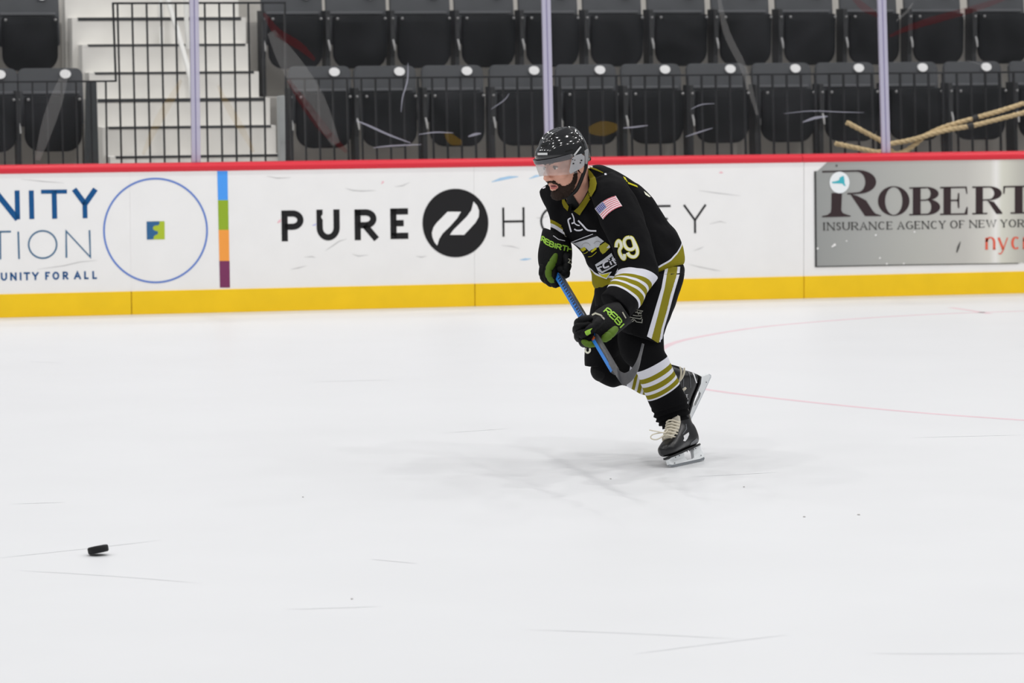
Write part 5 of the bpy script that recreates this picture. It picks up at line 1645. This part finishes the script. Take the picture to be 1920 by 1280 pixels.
o, q = finger(glove_r, [(1042, 478, -.005), (1036, 492, -.012), (1029, 506, -.018), (1030, 520, -.022), (1041, 533, -.020)], [.011, .018, .016, .014, .010], GGR, 'finger_gusset'); GB.add(q.v, q.f)
GBV2 = GB.bvh()
curved_word('REBIRTH', (1015.5, 451.5), (1036, 468), (1073.5, 472.5), (1.5, -9), glove_r, GBV2, GLM, 2.3)
S85 = lambda pts: crp(pts, 1000, 410, 8.533)
GJ('cuff_mark', stroke(S85([(318, 270), (400, 330), (505, 355)]), 1.4), mat('glove_white', (210, 210, 216), rough=.7), glove_r, GBV2)
GJ('cuff_mark', stroke(S85([(560, 640), (590, 660), (560, 700), (600, 715)]), 1.6), GTX, glove_r, GBV2)

# ---------------------------------------------------------------- the stick
SBL = mat('stick_blue', (46, 124, 208), rough=.35, spec=.5); SNV = mat('stick_navy', (18, 34, 66), rough=.4); SGR = mat('stick_graphite', (62, 62, 66), rough=.36, spec=.5, var=.2, vscale=40); SOR = mat('stick_orange', (226, 110, 56), rough=.5)
hs_ = thing('hockey_stick', 'blue and black hockey stick held across the skater in both gloves', 'hockey stick', P(*ST0))
def S3(t, dx, dy): 
    q = stick(t); return P(q[0] + dx, q[1] + dy, q[2])
ax = (P(*ST1) - P(*ST0)).normalized()
# square section: one face blue (left, to the camera), the other graphite
sd = ax.cross(FW).normalized()
sd = sd if sd.dot(RT) > 0 else -sd           # toward the picture's right
nr_ = sd.cross(ax).normalized(); nr_ = nr_ if nr_.dot(FW) < 0 else -nr_
hw, hh = .0125, .0155
ang = math.radians(-26)
e1 = sd * math.cos(ang) - nr_ * math.sin(ang)
e2 = nr_ * math.cos(ang) + sd * math.sin(ang)
def sect(p, k=1.0, c=.28):
    pts = []
    for a, b in ((1, -1 + c), (1, 1 - c), (1 - c, 1), (-1 + c, 1), (-1, 1 - c), (-1, -1 + c), (-1 + c, -1), (1 - c, -1)):
        pts.append(p + e2 * hw * a * k + e1 * hh * b * k)
    return pts
A0, A1 = P(*ST0), P(*ST1)
A0 = A0 - ax * .10
rings = [sect(A0 + (A1 - A0) * t) for t in np.linspace(0, .915, 12)]
V, F = ring_loft(rings)
m = MB(); m.add(V, F); shaft = m.build('shaft', SGR, hs_)
# blue printed face: thin skin on the camera-left faces, with dark lettering blocks
def face_strip(t0, t1, b0, b1, m, nm, lift=.0012, skew=0.0):
    a, b = A0 + (A1 - A0) * t0, A0 + (A1 - A0) * t1
    q = []
    for p_, s_ in ((a, b0), (a, b1), (b, b1), (b, b0)):
        q.append(p_ + e2 * (hw + lift) + e1 * hh * s_ + (ax * skew if s_ == b1 else ax * 0))
    mb = MB(); mb.prism(q, e2 * -.001); return mb.build(nm, m, shaft, smooth=False)
face_strip(0.0, .642, -.96, .80, SBL, 'face_print')
face_strip(.642, .918, -.96, -.05, SBL, 'face_print')
random.seed(3)
tt = .12
while tt < .56:
    w_ = random.choice((.008, .011, .014))
    face_strip(tt, tt + w_, -.30, .74, SNV, 'print_bar', .0024, .004)
    tt += w_ + random.choice((.010, .013))
face_strip(.10, .56, .52, .76, SNV, 'print_bar', .0026)
face_strip(.642, .660, -.74, .30, SOR, 'print_band', .0024)
# blade: curved plate sweeping from the heel up to the tip, nearer to the camera
def blade_pt(x, y, o_): return P(x, y, o_)
low = smooth_line([(1141, 682, -1.02), (1154, 703, -1.09), (1167, 721.5, -1.13), (1176, 720, -1.16), (1188, 709, -1.20), (1197, 690, -1.24), (1202, 668, -1.28), (1207, 645, -1.31)], 4)
upp = smooth_line([(1143, 668, -.98), (1152, 684, -1.04), (1160, 694, -1.09), (1171, 699, -1.14), (1183, 692, -1.19), (1193, 677, -1.23), (1199, 661, -1.27), (1203.5, 643.5, -1.31)], 4)
V = [P(*p_) for p_ in low] + [P(*p_) for p_ in upp]; n = len(low)
th = (FW * .006 + RT * .002)
mb = MB(); mb.add(V + [a + th for a in V], [(i, i + 1, n + i + 1, n + i) for i in range(n - 1)] + [(2 * n + i, 3 * n + i, 3 * n + i + 1, 2 * n + i + 1) for i in range(n - 1)] + [(i, 2 * n + i, 2 * n + i + 1, i + 1) for i in range(n - 1)] + [(n + i, n + i + 1, 3 * n + i + 1, 3 * n + i) for i in range(n - 1)] + [(0, n, 3 * n, 2 * n), (n - 1, 3 * n - 1, 4 * n - 1, 2 * n - 1)])
mb.build('blade', SGR, hs_)
MB().tube([P(*ST0) - ax * .10, P(*ST0) - ax * .06], .017, 10).build('butt_knob', STRAP, hs_)
